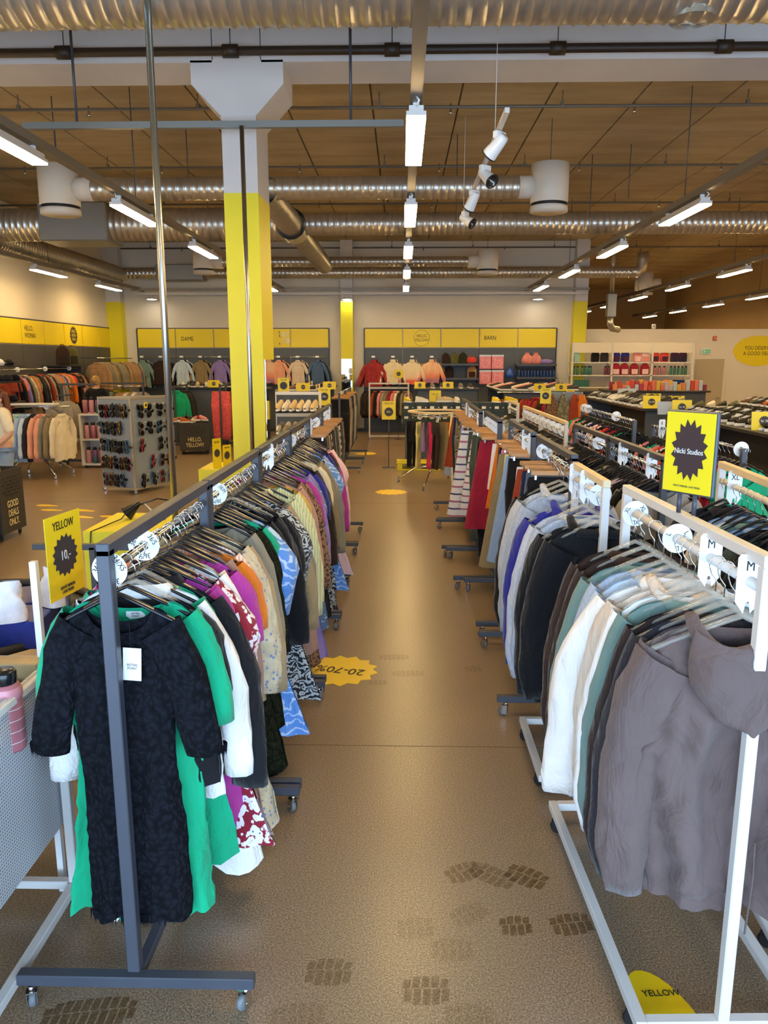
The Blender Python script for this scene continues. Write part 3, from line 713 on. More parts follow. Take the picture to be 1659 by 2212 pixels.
# ---------------------------------------------------------------- racks
wheel_m = MB().lathe([(0, -.011), (.022, -.011), (.0275, -.007), (.0275, .007), (.022, .011), (0, .011)], 14, axis='Y').mesh('wheel', grey_rubber)
wheel_b = MB().lathe([(0, -.012), (.022, -.012), (.0275, -.008), (.0275, .008), (.022, .012), (0, .012)], 14, axis='Y').mesh('wheel', rubber)
fork_m = MB().box((0.008, -.015, .012), (.03, .002, .05)).box((0.008, .015, .012), (.03, .002, .05)).box((.008, 0, .037), (.034, .034, .004)).tube([(0.014, 0, .036), (.014, 0, .058)], .009, 8).tube([(0, -.018, 0), (0, .018, 0)], .004, 6).mesh('fork', chrome)
fork_b = MB().box((0.004, -.016, .012), (.036, .004, .05)).box((0.004, .016, .012), (.036, .004, .05)).box((.004, 0, .037), (.036, .036, .006)).tube([(0.01, 0, .036), (.01, 0, .056)], .01, 8).mesh('fork', rubber)
def caster(parent, loc, rz=0.0, black=False):
    c = put('caster', fork_b if black else fork_m, parent, (loc[0], loc[1], .0285), (0, 0, rz))
    put('wheel', wheel_b if black else wheel_m, c); return c
T = .04
def grey_rack(X, y0, y1, label, foot=.78, zt=1.58, top=True, rail=True, ang=0.0, group=None, railz=1.49):
    L = y1 - y0
    r = thing('clothes_rack', label, 'clothes rack', (X, y0, 0), (0, 0, ang), group)
    rnd = random.Random(int(y0 * 100 + X * 10))
    for y in (T / 2, L - T / 2):
        MB().cbox((0, y, .108), (foot, T, T), .003).build('foot_bar', grey_steel, r)
        for s in (-1, 1): caster(r, (s * (foot / 2 - .04), y), rnd.uniform(-1.5, 1.5))
        MB().cbox((0, y, (zt + .128) / 2), (T, T, zt - .128 - (T if top else 0)), .003).build('upright', grey_steel, r)
    MB().cbox((0, L / 2, .108), (T * .9, L - 2 * T, T * .9), .003).build('base_bar', grey_steel, r)
    if top: MB().cbox((0, L / 2, zt - T / 2), (T, L, T), .003).build('top_bar', grey_steel, r)
    if rail: MB().tube([(0, T, railz), (0, L - T, railz)], .014, 12).build('hanging_rail', chrome, r)
    return r
def white_rack(X, y0, y1, label, w=.54, zt=1.58, ang=0.0, topmat=None, railz=1.48):
    L = y1 - y0; t = .035
    r = thing('clothes_rack', label, 'clothes rack', (X, y0, 0), (0, 0, ang))
    for y in (t / 2, L - t / 2):
        MB().cbox((0, y, .085), (w - 2 * t, t, t), .003).build('base_bar', white_steel, r)
        MB().cbox((0, y, (zt + .1025) / 2 - t / 2), (t, t, zt - .1025 - t), .003).build('upright', white_steel, r)
        MB().tube([(-.001, y - .0, .085), (-.001, y - t * .52, .085)], .007, 8).build('bolt', grey_steel, r)
    for s in (-1, 1):
        MB().cbox((s * (w / 2 - t / 2), L / 2, .085), (t, L, t), .003).build('base_rail', white_steel, r)
        for y in (.09, L - .09): caster(r, (s * (w / 2 - t / 2), y), .8 * s, True)
    MB().cbox((0, L / 2, zt - t / 2), (t, L, t), .003).build('top_bar', topmat or white_steel, r)
    MB().tube([(0, t, railz), (0, L - t, railz)], .016, 12).build('hanging_rail', white_steel, r)
    return r
disc_m = MB().lathe([(.017, -.001), (.053, -.001), (.053, .001), (.017, .001), (.017, -.001)], 26, axis='Y', smooth=False).mesh('size_disc', white_plastic)
tp = [(-.036, .07), (-.028, .08), (.028, .08), (.036, .07), (.036, -.06), (.010, -.095), (.004, -.06), (-.004, -.06), (-.010, -.095), (-.036, -.06)]
tag_m = MB().prism(tp, .002, Matrix.Rotation(PI / 2, 4, 'X')).mesh('size_tag', white_plastic)
def size_disc(X, y, z, txt, label, rz=0.0):
    d = put('size_disc', disc_m, None, (X, y, z), (0, 0, rz)); tag(d, label, 'size marker')
    if txt:
        for a in (0.6, 2.7, 4.8):
            R = Matrix.Rotation(-a + PI / 2, 4, 'Y')
            put('lettering', text_mesh(txt, .026, .8), d, (.036 * math.cos(a), -.0018, .036 * math.sin(a)), (PI / 2, -(a - PI / 2), 0), ink)
    return d
def size_tag(X, y, z, txt, label, rz=0.0):
    d = put('size_tag', tag_m, None, (X, y, z), (0, 0, rz)); tag(d, label, 'size marker')
    if txt: put('lettering', text_mesh(txt, .042, .8), d, (0, -.0032, .045), (PI / 2, 0, 0), ink)
    return d
# ================================================================ left rack row beside the aisle
LX = -.862
LR = [(2.12, 3.29), (3.31, 4.50), (4.54, 5.78), (5.82, 7.0), (7.02, 8.19), (8.21, 9.28)]
for k, (a, b) in enumerate(LR):
    grey_rack(LX, a, b, 'dark grey rolling clothes rack left of the aisle, %s from the viewer' % ordinal(k + 1))
LZ = 1.49
rl = random.Random(11)
def rowlab(fab, kind, n, where): return '%s %s, %s from near end of the %s' % (FABC[fab], GNAME[kind], ordinal(n), where)
# hand made first garment: black lace dress with eyelash edges, facing the viewer
lace_mesh = garment_mesh('lace_dress', .165, 1.10, .165, .15, d=.03, dh=.035, sleeve=.40, sr=.075, cuff=.058, dipf=.085, dipb=.05, nk=.62, seed=21, nu=30, nv=40, folds=.008, kf=6, a0=58, a1=82, ns=16, slope=.34, crease=.006)
green_mesh = garment_mesh('green_dress', .20, 1.13, .235, .20, d=.035, dh=.045, sleeve=.30, sr=.08, cuff=.085, dipf=.06, dipb=.03, nk=.58, seed=22, nu=26, nv=36, folds=.018, kf=7, ns=16)
def hang_left(n, y, kind, fab, rz=0.0, hanger='black plastic', mesh=None, dx=0.0, scale=1.0, label=None, dz=0):
    where = 'left rack row'
    return hang(kind, fab, (LX + dx, y, LZ + dz), rz, label or rowlab(fab, kind, n, where), 'clothes on the left rack row', hanger,
        '%s hanger, %s from the near end of the left rack row' % (hanger, ordinal(n)), 'hangers on the left rack row', mesh, scale)
ld = hang_left(1, 2.215, 'dress', 'black lace', 0.0, mesh=lace_mesh, dx=.0, label='black lace dress with fringed edges and white tag, nearest on the left rack')
ld.name = 'lace_dress'
fr = MB(); rr = random.Random(3)
for i in range(150):        # eyelash fringe along hem, cuffs
    u = rr.uniform(-.16, .16); sg = rr.choice((-1, 1)); y = sg * .034 * math.sqrt(max(0, 1 - (u / .165) ** 2)); z = -.095 - 1.10
    w = .004; l = rr.uniform(.012, .035)
    fr.add([(u - w, y, z + .02), (u + w, y, z + .02), (u + rr.uniform(-.006, .006), y, z - l)], [(0, 1, 2)])
for s in (-1, 1):
    for i in range(50):
        a = rr.uniform(0, 6.28); cxx = s * .262 + .05 * math.cos(a); y = .03 * math.sin(a); z = -.60
        l = rr.uniform(.01, .03); fr.add([(cxx - .004, y, z + .02), (cxx + .004, y, z + .02), (cxx, y, z - l)], [(0, 1, 2)])
fro = fr.build('fringe', FAB['black lace'], ld); fro['kind'] = 'stuff'
tg = MB().box((0, 0, 0), (.056, .001, .105)).build('price_tag', white_plastic, ld, (.045, -.042, -.30), (0, .06, 0))
put('lettering', text_mesh('SISTERS\nPOINT', .011, .9), tg, (0, -.001, -.008), (PI / 2, 0, 0), star_grey)
MB().tube([(.04, -.03, -.17), (.043, -.042, -.25)], .0008, 4).build('tag_string', ink, ld)
gd = hang_left(2, 2.30, 'dress', 'emerald green', 0.03, mesh=green_mesh, label='emerald green dress right behind the black lace dress on the left rack', dz=.0)
ht = MB().box((0, 0, 0), (.030, .0008, .052)).build('hang_tag', white_plastic, gd, (-.10, -.03, -1.245), (0, .7, .3)); MB().box((.0, -.001, .002), (.028, .0006, .020)).build('price_sticker', yellow_card, ht)
MB().tube([(-.08, -.02, -1.20), (-.09, -.028, -1.222)], .0008, 4).build('tag_string', ink, gd)
gl = MB().prism([(-.03, .012), (.03, .012), (.03, -.004), (.008, -.022), (-.008, -.022), (-.03, -.004)], .001, Matrix.Rotation(PI / 2, 4, 'X')).build('neck_label', white_plastic, gd, (.015, .012, -.19))
put('lettering', text_mesh('SISTERS\nPOINT', .009, .9), gl, (0, -.0012, 0), (PI / 2, 0, 0), star_grey)
seq = [('black', 'tee'), ('white', 'shirt'), ('emerald green', 'dress'), ('black', 'jacket'), ('magenta', 'dress'), ('magenta', 'blouse'), ('red floral', 'puff_dress'), ('white', 'long_dress'), ('cream', 'long_dress'), ('magenta', 'tee'), ('dotted brown', 'long_dress'), ('orange', 'tee'), ('peach stripe', 'dress'),
 ('beige blue floral', 'long_dress'), ('beige blue floral', 'blouse'), ('tan', 'blouse'), ('taupe grey', 'blouse'), ('dark olive lace', 'long_dress'), ('dark olive lace', 'dress'), ('emerald green', 'tee'), ('blue rose', 'puff_dress'), ('pastel blue', 'tee'), ('black', 'dress'), ('black', 'tee'), ('black', 'blouse'), ('black', 'tee'),
 ('black and white swirl', 'dress'), ('black and white swirl', 'puff_dress'), ('tan', 'blouse'), ('taupe grey', 'shirt'), ('green stripe', 'shirt'), ('green stripe', 'blouse'), ('mustard', 'tee'), ('dusty pink', 'dress'), ('dusty pink', 'blouse'), ('leopard', 'long_dress'), ('leopard', 'blouse'), ('magenta', 'tee'), ('lavender', 'long_dress'), ('lavender', 'blouse'), ('blue grey print', 'dress'),
 ('royal blue', 'tee'), ('black', 'dress'), ('dark brown', 'blouse'), ('cream', 'tee'), ('khaki', 'blouse'), ('taupe grey', 'shirt'), ('black and white swirl', 'long_dress'), ('black and white swirl', 'dress'), ('blue rose', 'puff_dress'), ('peach', 'dress'), ('blue rose', 'dress'), ('royal blue', 'dress'), ('dark brown', 'tee'), ('magenta', 'blouse'), ('pale pink', 'puff_dress'), ('pale pink', 'blouse'), ('wine red', 'tee'), ('emerald green', 'tee'), ('black', 'dress'), ('khaki', 'blouse'), ('cream', 'tee')]
y = 2.36; n = 3
step = .088
i = 0
special = {('magenta', 7): 1}
while i < len(seq) and y < 6.98:
    fab, kind = seq[i]
    for (a, b) in LR:
        if abs(y - b) < .05: y = b + .08
    hang_left(n, y, kind, fab, rl.gauss(0, .09), dx=rl.uniform(-.006, .006), scale=rl.uniform(1.0, 1.10) if i < 22 else rl.uniform(1.08, 1.2), hanger='clear plastic' if i in (0, 2, 24) else 'black plastic')
    y += (.056 if i < 22 else step) * rl.uniform(.75, 1.25); i += 1; n += 1
tq = [('espresso brown', 'trousers'), ('olive', 'trousers'), ('grey green', 'trousers'), ('camel', 'trousers'), ('dark brown', 'jeans'), ('black and white check', 'wide_trousers'), ('black', 'trousers'), ('dark olive', 'trousers'), ('charcoal', 'trousers'), ('khaki', 'trousers')]
y = 7.1; k = 0
while y < 9.22:
    fab, kind = tq[k % len(tq)]
    if not (8.15 < y < 8.26):
        hang_left(n, y, kind, fab, rl.gauss(0, .12), 'wooden clip', scale=.97); n += 1
    y += .105; k += 1
size_disc(LX, 2.165, LZ, '34/XS', 'round white size disc reading 34/XS at the near end of the left rack'); size_disc(LX, 2.47, LZ, '36/S', 'round white size disc reading 36/S on the left rack')
size_disc(LX, 3.48, LZ, '38/M', 'round white size disc reading 38/M on the second left rack', .3)
size_tag(LX, 4.90, LZ, 'L', 'white tag lettered L on the third left rack'); size_disc(LX, 5.86, LZ, 'L', 'round white size disc on the fourth left rack')
size_tag(LX, 7.06, LZ, 'S', 'white tag lettered S before the hanging trousers on the left'); size_disc(LX, 7.62, LZ, 'S', 'round white size disc above the left trousers'); size_tag(LX, 8.9, LZ, '36', 'white size tag at the far end of the left trousers'); size_disc(LX, 8.5, LZ, 'M', 'round white disc near the far end of the left trousers')
# ================================================================ right rack row beside the aisle
W1 = white_rack(1.0, 2.02, 3.23, 'white steel clothes rack nearest the viewer on the right, holding sweatshirts', ang=.035)
W2 = white_rack(.93, 3.43, 4.07, 'short white clothes rack, second on the right, with grey sweatshirts', w=.50, zt=1.565, topmat=cream_wood)
RR = [(4.27, 5.42), (5.60, 6.83), (6.86, 8.01), (8.05, 9.5), (9.55, 10.72)]
RXc = [.97, .97, .88, .83, .85]
for k, ((a, b), X) in enumerate(zip(RR, RXc)):
    grey_rack(X, a, b, 'dark grey rolling rack of trousers right of the aisle, %s from the viewer' % ordinal(k + 1))
def w1x(y): return 1.0 - (y - 2.02) * math.tan(.035)
hoodie_near = garment_mesh('near_hoodie', .19, .72, .21, .225, d=.045, seed=31, sleeve=.58, sr=.085, cuff=.058, dipf=.05, hood=.17, cuffband=True, folds=.026, nu=44, nv=52, kf=6, a0=66, a1=91.5, ny=.62, hemband=True, ns=22, crease=.018)
GMN = dict(GM); GMN['hoodie'] = hoodie_near
rr_ = random.Random(5)
def hang_right(n, X, y, z, kind, fab, rz, hanger, where='right rack row', label=None, mesh=None, scale=1.0, tilt=0, hs=1.0):
    return hang(kind, fab, (X, y, z), rz, label or rowlab(fab, kind, n, where), 'clothes on the ' + where, hanger, '%s hanger, %s from the near end of the %s' % (hanger.replace(' far', ' plastic'), ordinal(n), where), 'hangers on the ' + where, mesh, scale, tilt=tilt, hs=hs)
n = 1
bh = hang_right(n, w1x(2.14), 2.15, 1.48, 'hoodie', 'mushroom brown', -.20, 'clear plastic', label='mushroom brown hooded sweatshirt hanging nearest on the white rack', mesh=hoodie_near, scale=1.27, hs=1.25)
MB().tube([(.06, -.06, -.62), (.065, -.055, -.72), (.06, -.055, -.87)], .0028, 5).build('drawstring', FAB['mushroom brown'], bh)
n += 1
W1seq = [('mushroom brown', 'sweatshirt', 2.20), ('charcoal', 'sweatshirt', 2.27), ('espresso brown', 'sweatshirt', 2.33), ('sage green', 'sweatshirt', 2.42), ('white', 'sweatshirt', 2.49), ('oat beige', 'hoodie', 2.55), ('off white', 'jacket', 2.61), ('pastel blue', 'sweatshirt', 2.70), ('grey melange', 'sweatshirt', 2.77), ('sage green', 'sweatshirt', 2.87), ('dark brown', 'sweatshirt', 2.98), ('dark brown', 'sweatshirt', 3.08)]
for fab, kind, y in W1seq:
    hang_right(n, w1x(y), y, 1.48, kind, fab, -.14 + rr_.uniform(-.06, .06), 'clear plastic', mesh=GM[kind], scale=rr_.uniform(1.2, 1.27), hs=1.25); n += 1
for fab, kind, y, X in [('black', 'sweatshirt', 3.50, .93), ('black', 'hoodie', 3.60, .93), ('grey melange', 'sweatshirt', 3.74, .93), ('light grey melange', 'sweatshirt', 3.87, .93), ('royal blue', 'hoodie', 4.01, .93), ('grey melange', 'sweatshirt', 4.37, .96), ('light grey melange', 'hoodie', 4.50, .96), ('black', 'sweatshirt', 4.62, .96)]:
    hang_right(n, X, y, 1.48 if y < 4.1 else 1.49, kind, fab, -.14 + rr_.uniform(-.06, .06), 'clear plastic', scale=rr_.uniform(1.2, 1.27), hs=1.25); n += 1
tseq = [('black', 'trousers'), ('denim blue', 'jeans'), ('navy', 'jeans'), ('rust', 'skirt'), ('off white', 'trousers'), ('black', 'trousers'), ('light denim', 'long_skirt'), ('pale yellow', 'trousers'), ('khaki', 'long_skirt'), ('pink dotted', 'long_skirt'), ('black', 'wide_trousers'), ('navy', 'trousers'), ('orange', 'skirt'), ('off white', 'shorts'), ('wine red', 'long_skirt'), ('black', 'jeans'), ('dark grey', 'jeans'), ('grey green', 'trousers'), ('mint spotted', 'trousers'), ('grey green', 'wide_trousers'), ('pale plaid', 'long_skirt'), ('light denim', 'trousers'), ('grey green', 'trousers'), ('pale plaid', 'long_skirt'), ('dark grey', 'trousers'), ('light denim', 'shorts'), ('pale pink', 'trousers'), ('leopard', 'trousers'), ('stone grey', 'trousers'), ('black and white check', 'wide_trousers'), ('camouflage', 'trousers'), ('camouflage', 'wide_trousers'), ('black', 'trousers')]
k = 0
for (a, b), X in zip(RR, RXc):
    y = a + (.08 if k else .50)
    while y < b - .06:
        fab, kind = tseq[k % len(tseq)]
        hang_right(n, X, y, 1.49, kind, fab, rr_.gauss(-.28, .24), 'wooden clip', scale=rr_.uniform(.95, 1.15)); n += 1; k += 1
        y += .125 if b < 9 else .14
size_tag(w1x(2.24) - .0, 2.12, 1.48, 'M', 'white tag lettered M at the near end of the nearest white rack'); size_tag(w1x(2.40), 2.385, 1.48, 'M', 'white tag lettered M above the charcoal sweatshirt'); size_disc(w1x(2.66), 2.655, 1.48, 'L', 'round white disc lettered L on the nearest white rack'); size_disc(w1x(3.1), 3.10, 1.48, 'XL', 'round white disc lettered XL at the far end of the nearest white rack')
size_tag(.93, 3.80, 1.48, 'M', 'white tag lettered M on the short white rack'); size_tag(.93, 4.045, 1.48, 'XL', 'white tag lettered XL at the far end of the short white rack'); size_disc(.93, 3.54, 1.48, 'L', 'round white disc at the near end of the short white rack')
size_disc(.97, 5.2, 1.49, 'XS', 'round white disc on the first right trouser rack'); size_tag(.97, 5.66, 1.49, 'XL', 'white tag lettered XL on the second right trouser rack'); size_tag(.97, 5.95, 1.49, '2XL', 'white tag lettered 2XL on the second right trouser rack')
for j, (y, t_) in enumerate(((6.92, 'L'), (7.1, 'S'), (7.3, 'M'), (7.5, 'L'), (7.75, 'XL'))): size_disc(.88, y, 1.49, t_, 'round white disc on the third right trouser rack, %s from the near end' % ordinal(j + 1))
for j, (y, t_) in enumerate(((8.2, 'S'), (9.3, 'M'), (9.7, 'L'))): size_tag(.84, y, 1.49, t_, 'white size tag on the far right trouser racks, %s from the viewer' % ordinal(j + 1))
# ================================================================ second and third rack rows right
R2 = [(4.68, 5.93), (5.96, 7.17)]
for k, (a, b) in enumerate(R2): grey_rack(1.62, a, b, foot=.48, zt=1.52, railz=1.43, label='dark grey rack of dark tops behind the white rack, %s from the viewer' % ordinal(k + 1))
R2W = [(7.46, 8.8), (8.85, 10.1), (10.6, 11.45)]
for k, (a, b) in enumerate(R2W): white_rack(1.60, a, b, w=.48, zt=1.515, railz=1.41, label='white rack with pale wooden top bar in the middle distance, %s from the viewer' % ordinal(k + 1), topmat=cream_wood)
rk = random.Random(9)
dark = ['black', 'black', 'charcoal', 'dark grey', 'black', 'navy', 'espresso brown', 'stone grey', 'black', 'plum', 'grey melange', 'dark olive', 'pale pink', 'black']
n = 1; where = 'second right row'
for (a, b), st in [(r, .066) for r in R2] + [(r, .075) for r in R2W]:
    y = a + .07
    while y < b - .05:
        if a > 7.2: fab = rk.choice(['grey melange', 'oat beige', 'peach', 'mustard', 'black', 'cream', 'stone grey', 'black', 'lavender', 'dark grey', 'warm grey melange'])
        else: fab = rk.choice(dark)
        kind = rk.choice(['tee', 'shirt', 'tee', 'blouse'])
        hang_right(n, 1.62 if a < 7.2 else 1.60, y, 1.43 if a < 7.2 else 1.41, kind, fab, rk.gauss(0, .10), 'black far', where); n += 1
        y += st * rk.uniform(.8, 1.2)
hang('tank', 'lime yellow', (1.60, 10.68, 1.41), .5, 'lime yellow vest hanging at the end of the white racks', 'clothes on the second right rack row', None)
for j, (y, t_) in enumerate(((4.95, 'S'), (5.6, 'M'))): size_tag(1.62, y, 1.43, t_, 'white tag lettered %s on the dark tops behind the white rack' % t_)
size_disc(1.62, 6.3, 1.43, 'L', 'round white disc on the dark tops behind the white rack')
for j in range(9): size_disc(1.60, 7.6 + j * .29, 1.41, 'M', 'round white disc on the middle distance white racks, %s from the viewer' % ordinal(j + 1))
# white rack on the right edge
W3 = white_rack(1.56, 2.35, 4.02, 'white rack at the right edge with dark green and black tops', topmat=cream_wood, ang=-.07, w=.5)
def w3x(y): return 1.56 + (y - 2.35) * math.tan(.07)
n = 1; y = 2.5; where = 'right edge rack'
while y < 3.95:
    fab = rk.choice(['black', 'sage green', 'black', 'off white', 'dark olive', 'black', 'denim blue', 'oat beige', 'charcoal', 'grey green', 'light denim'])
    kind = rk.choice(['tee', 'sweatshirt', 'shirt'])
    hang_right(n, w3x(y), y, 1.48, kind, fab, rk.gauss(.07, .06), 'black plastic', where); n += 1
    y += .085 * rk.uniform(.85, 1.15)
for y, t_ in ((2.98, 'M'), (3.28, 'L'), (3.80, 'XL')): size_tag(w3x(y), y, 1.48, t_, 'white tag lettered %s on the rack at the right edge' % t_)
# third row: long rails of children's clothes
R3 = [(5.28, 7.25), (7.8, 10.1)]
kc = ['hot pink', 'pale pink', 'black', 'navy', 'black', 'wine red', 'white', 'salmon pink', 'emerald green', 'charcoal', 'coral red', 'black', 'royal blue', 'dark brown']
n = 1; where = 'third right row'
for k, (a, b) in enumerate(R3):
    grey_rack(2.36, a, b, 'dark rack of small pink and black clothes, %s from the viewer' % ordinal(k + 1), top=False, zt=1.50)
    y = a + .08
    while y < b - .05:
        hang_right(n, 2.36, y, 1.49, rk.choice(['kids_top', 'kids_dress', 'kids_top']), rk.choice(kc), rk.gauss(0, .12), 'small black', where); n += 1
        y += .075 * rk.uniform(.85, 1.2)
hang_right(n, 2.36, 5.24, 1.49, 'tank', 'emerald green', .25, 'black plastic', where, label='emerald green sleeveless top hanging at the near end of the children rack')
size_disc(2.36, 5.345, 1.49, None, 'cream round disc at the near end of the children rack'); size_tag(2.36, 6.0, 1.49, 'S', 'white tag lettered S on the children rack'); size_tag(2.36, 7.0, 1.49, 'K', 'tilted white tag at the far part of the near children rack', .4)
for j, y in enumerate((8.5, 9.8, 10.0)): size_disc(2.36, y, 1.49, 'M', 'round white disc on the far children rack, %s from the viewer' % ordinal(j + 1))
# ================================================================ shared small models
def star_print(parent, loc, r, rot=(PI / 2, 0, 0), mat=None, n=16, name='starburst_print', ratio=.82, sx=1.0, sy=1.0):
    return MB().prism(star_poly(n, r, r * ratio, sx, sy, .2), .0012).build(name, mat or star_grey, parent, loc, rot)
def price_sign(loc, rotz, w, h, label, head='YELLOW', price='', foot=None, tilt=0.0, legs=0.0, pole=False, clear_frame=False, starr=None, price_mat=None):
    s = thing('price_sign', label, 'sign', loc, (tilt, 0, rotz))
    MB().box((0, 0, h / 2), (w, .002, h)).build('card', yellow_card, s)
    r = starr or min(w * .36, h * .3)
    yb = h * .5 if head else h * .5
    star_print(s, (0, -.0012, yb), r)
    if head: lettering(head, w * .20, ink, s, (0, -.0022, h * .87), xs=.75)
    if price: lettering(price, r * .62, price_mat or white_ink, s, (0, -.0034, yb), xs=.85)
    if foot: lettering(foot, w * .075, star_grey, s, (0, -.0022, h * .09), xs=.8)
    if legs:
        MB().box((-w * .35, .006, -legs / 2), (.008, .006, legs)).build('leg', white_plastic, s); MB().box((w * .35, .006, -legs / 2), (.008, .006, legs)).build('leg', white_plastic, s)
    if pole:
        MB().tube([(0, .008, .05), (0, .008, -loc[2] + .008)], .006, 6).build('pole', grey_steel, s); MB().lathe([(0, .01), (.1, .01), (.1, 0)], 16).build('base', grey_steel, s, (0, .008, -loc[2]))
    if clear_frame:
        MB().box((0, .004, h / 2), (w + .012, .003, h + .012)).build('acrylic_back', acrylic, s)
    return s
def shoe_parts(L=.28, W=.10):
    N = 12; up = MB(); so = MB()
    def wprof(t): return W / 2 * (.62 + .38 * math.sin(min(1, t * 1.15 + .12) * PI) ** .7) * (1 - .55 * max(0, t - .85) / .15 * .8)
    ring = []
    for i in range(N + 1):
        t = i / N; ring.append((t * L, wprof(t)))
    out = [(x, -w) for x, w in ring] + [(x, w) for x, w in reversed(ring)]
    so.prism(out, .028)
    def hp(t):
        if t < .35: return .075 + .02 * (1 - t / .35)
        if t < .8: return .075 - .035 * (t - .35) / .45
        return .04 - .018 * (t - .8) / .2
    def fn(u, v):
        t = .03 + .94 * v; a = PI * u; w = wprof(t) * .96; h = hp(t)
        return (t * L, -w * math.cos(a), .028 + h * math.sin(a) ** .55)
    up.grid(fn, 10, N)
    op = MB(); op.lathe([(.0, .0), (.03, .0)], 12, (L * .2, 0, .121), sx=1.5, sy=.85)
    la = MB()
    for k in range(4):
        t = .40 + .075 * k; la.box((t * L, 0, .028 + hp(t) + .001), (.008, wprof(t) * 1.1, .006))
    return so.mesh('sole', white_plastic), up.mesh('upper', FAB['black']), op.mesh('opening', ink), la.mesh('laces', white_plastic)
SH = shoe_parts()
stripe_m = MB()
for k in range(3): stripe_m.box((.11 + .028 * k, -.0495, .055), (.011, .004, .05), Matrix.Rotation(.35, 3, 'Y'))
stripe_m = stripe_m.mesh('side_stripes', white_ink)
white_up = plain('white_leather', '#dcd8d0', .5); black_up = plain('black_leather', '#1c1b1c', .55); cream_up = plain('cream_suede', '#cdb891', .8); grey_up = plain('grey_mesh', '#6d6a66', .8); brown_up = plain('brown_leather', '#6b4428', .5); green_up = plain('olive_suede', '#59604a', .8); orange_up = plain('orange_mesh', '#b9622c', .7); yellow_up = plain('yellow_mesh', '#e0c81c', .7); pink_up = plain('pink_mesh', '#d88a92', .7)
def shoe(loc, rz, up_mat, label, group, sole_mat=None, stripes=False, detail=True, scale=1.0, rot=None):
    s = put('shoe', SH[1], None, loc, rot or (0, 0, rz), up_mat); s.scale = (scale,) * 3
    tag(s, label, 'shoe', group)
    put('sole', SH[0], s, (0, 0, 0), (0, 0, 0), sole_mat or white_plastic)
    if detail: put('laces', SH[3], s); put('opening', SH[2], s)
    if stripes: put('side_stripes', stripe_m, s)
    return s
def backpack_meshes():
    b = MB()
    def sec(u, v, w=.15, h=.40, d=.14):
        a = 2 * PI * u; z = h * v; k = math.sin(min(1, (1 - v) * 2.2 + .05) * PI / 2) ** .5 if v > .55 else 1
        k *= (.9 + .1 * math.sin(min(1, v * 6) * PI / 2))
        ca, sa = math.cos(a), math.sin(a); e = .55
        return (w * k * math.copysign(abs(ca) ** e, ca), d / 2 * (k * .6 + .4) * math.copysign(abs(sa) ** e, sa), z)
    b.grid(sec, 20, 12, True, True)
    p = MB().grid(lambda u, v: (.105 * (1 if v > .05 else .9) * math.copysign(abs(math.cos(2 * PI * u)) ** .5, math.cos(2 * PI * u)), -.075 + .03 * math.copysign(abs(math.sin(2 * PI * u)) ** .5, math.sin(2 * PI * u)), .03 + .17 * v), 16, 4, True, True).add([(-.1, -.1, .2), (.1, -.1, .2), (.1, -.05, .2), (-.1, -.05, .2)], [(0, 1, 2, 3)])
    h = MB().tube([(-.035, .01, .385), (-.03, .0, .425), (.03, .0, .425), (.035, .01, .385)], .008, 6)
    return b.mesh('backpack', FAB['black']), p.mesh('front_pocket', FAB['black']), h.mesh('handle', FAB['black'])
BP = backpack_meshes()
def backpack(loc, rz, fab, label, group, pocket=None, scale=1.0):
    b = put('backpack', BP[0], None, loc, (0, 0, rz), FAB[fab]); b.scale = (scale,) * 3; tag(b, label, 'backpack', group)
    put('front_pocket', BP[1], b, (0, 0, 0), (0, 0, 0), FAB[pocket or fab]); put('handle', BP[2], b, (0, 0, 0), (0, 0, 0), FAB['black']); return b
bottle_body = MB().lathe([(0, 0), (.036, 0), (.038, .008), (.038, .19), (.034, .205), (.026, .212)], 14).mesh('bottle', white_plastic)
bottle_cap = MB().lathe([(.027, .21), (.030, .214), (.030, .245), (.026, .252), (0, .252)], 14).mesh('cap', black_plastic)
def bottle(loc, mat, label, group, capm=None, sc=1.0):
    b = put('bottle', bottle_body, None, loc, (0, 0, 0), mat); b.scale = (sc, sc, sc); tag(b, label, 'bottle', group)
    put('cap', bottle_cap, b, (0, 0, 0), (0, 0, 0), capm or black_plastic); return b
def gmat(name, c1, c2, z0=0, z1=.22):
    m, nt, b = newmat(name); sx = node(nt, 'ShaderNodeSeparateXYZ'); nt.links.new(coords(nt), sx.inputs[0])
    mr = node(nt, 'ShaderNodeMapRange'); mr.inputs['From Min'].default_value = z0; mr.inputs['From Max'].default_value = z1; nt.links.new(sx.outputs[2], mr.inputs[0])
    nt.links.new(ramp(nt, mr.outputs[0], [(.15, srgb(c1)), (.85, srgb(c2))]), b.inputs['Base Color']); b.inputs['Roughness'].default_value = .3; return m
bot = [gmat('pink_bottle', '#b87a80', '#c48a8c'), gmat('sunset_bottle', '#7a4a8a', '#d0a43a'), gmat('teal_bottle', '#1f5a58', '#7a4a80'), gmat('mint_bottle', '#2f8a78', '#c4a040'), gmat('rose_bottle', '#8a4a5c', '#b07078'), gmat('green_bottle', '#28584a', '#4a7a3c')]
blue_bottle = plain('blue_bottle', '#1c3f7a', .25); teal_can = plain('teal_can', '#2f6a5e', .4); purple_can = plain('purple_can', '#6a2a44', .4)
def card_box(lo, hi, mat, label, cat='box', name='box', group=None, rz=0.0):
    c = [(a + b) / 2 for a, b in zip(lo, hi)]; d = [b - a for a, b in zip(lo, hi)]
    o = MB().cbox((0, 0, d[2] / 2), d, .004).build(name, mat, None, (c[0], c[1], lo[2]), (0, 0, rz))
    return tag(o, label, cat, group)

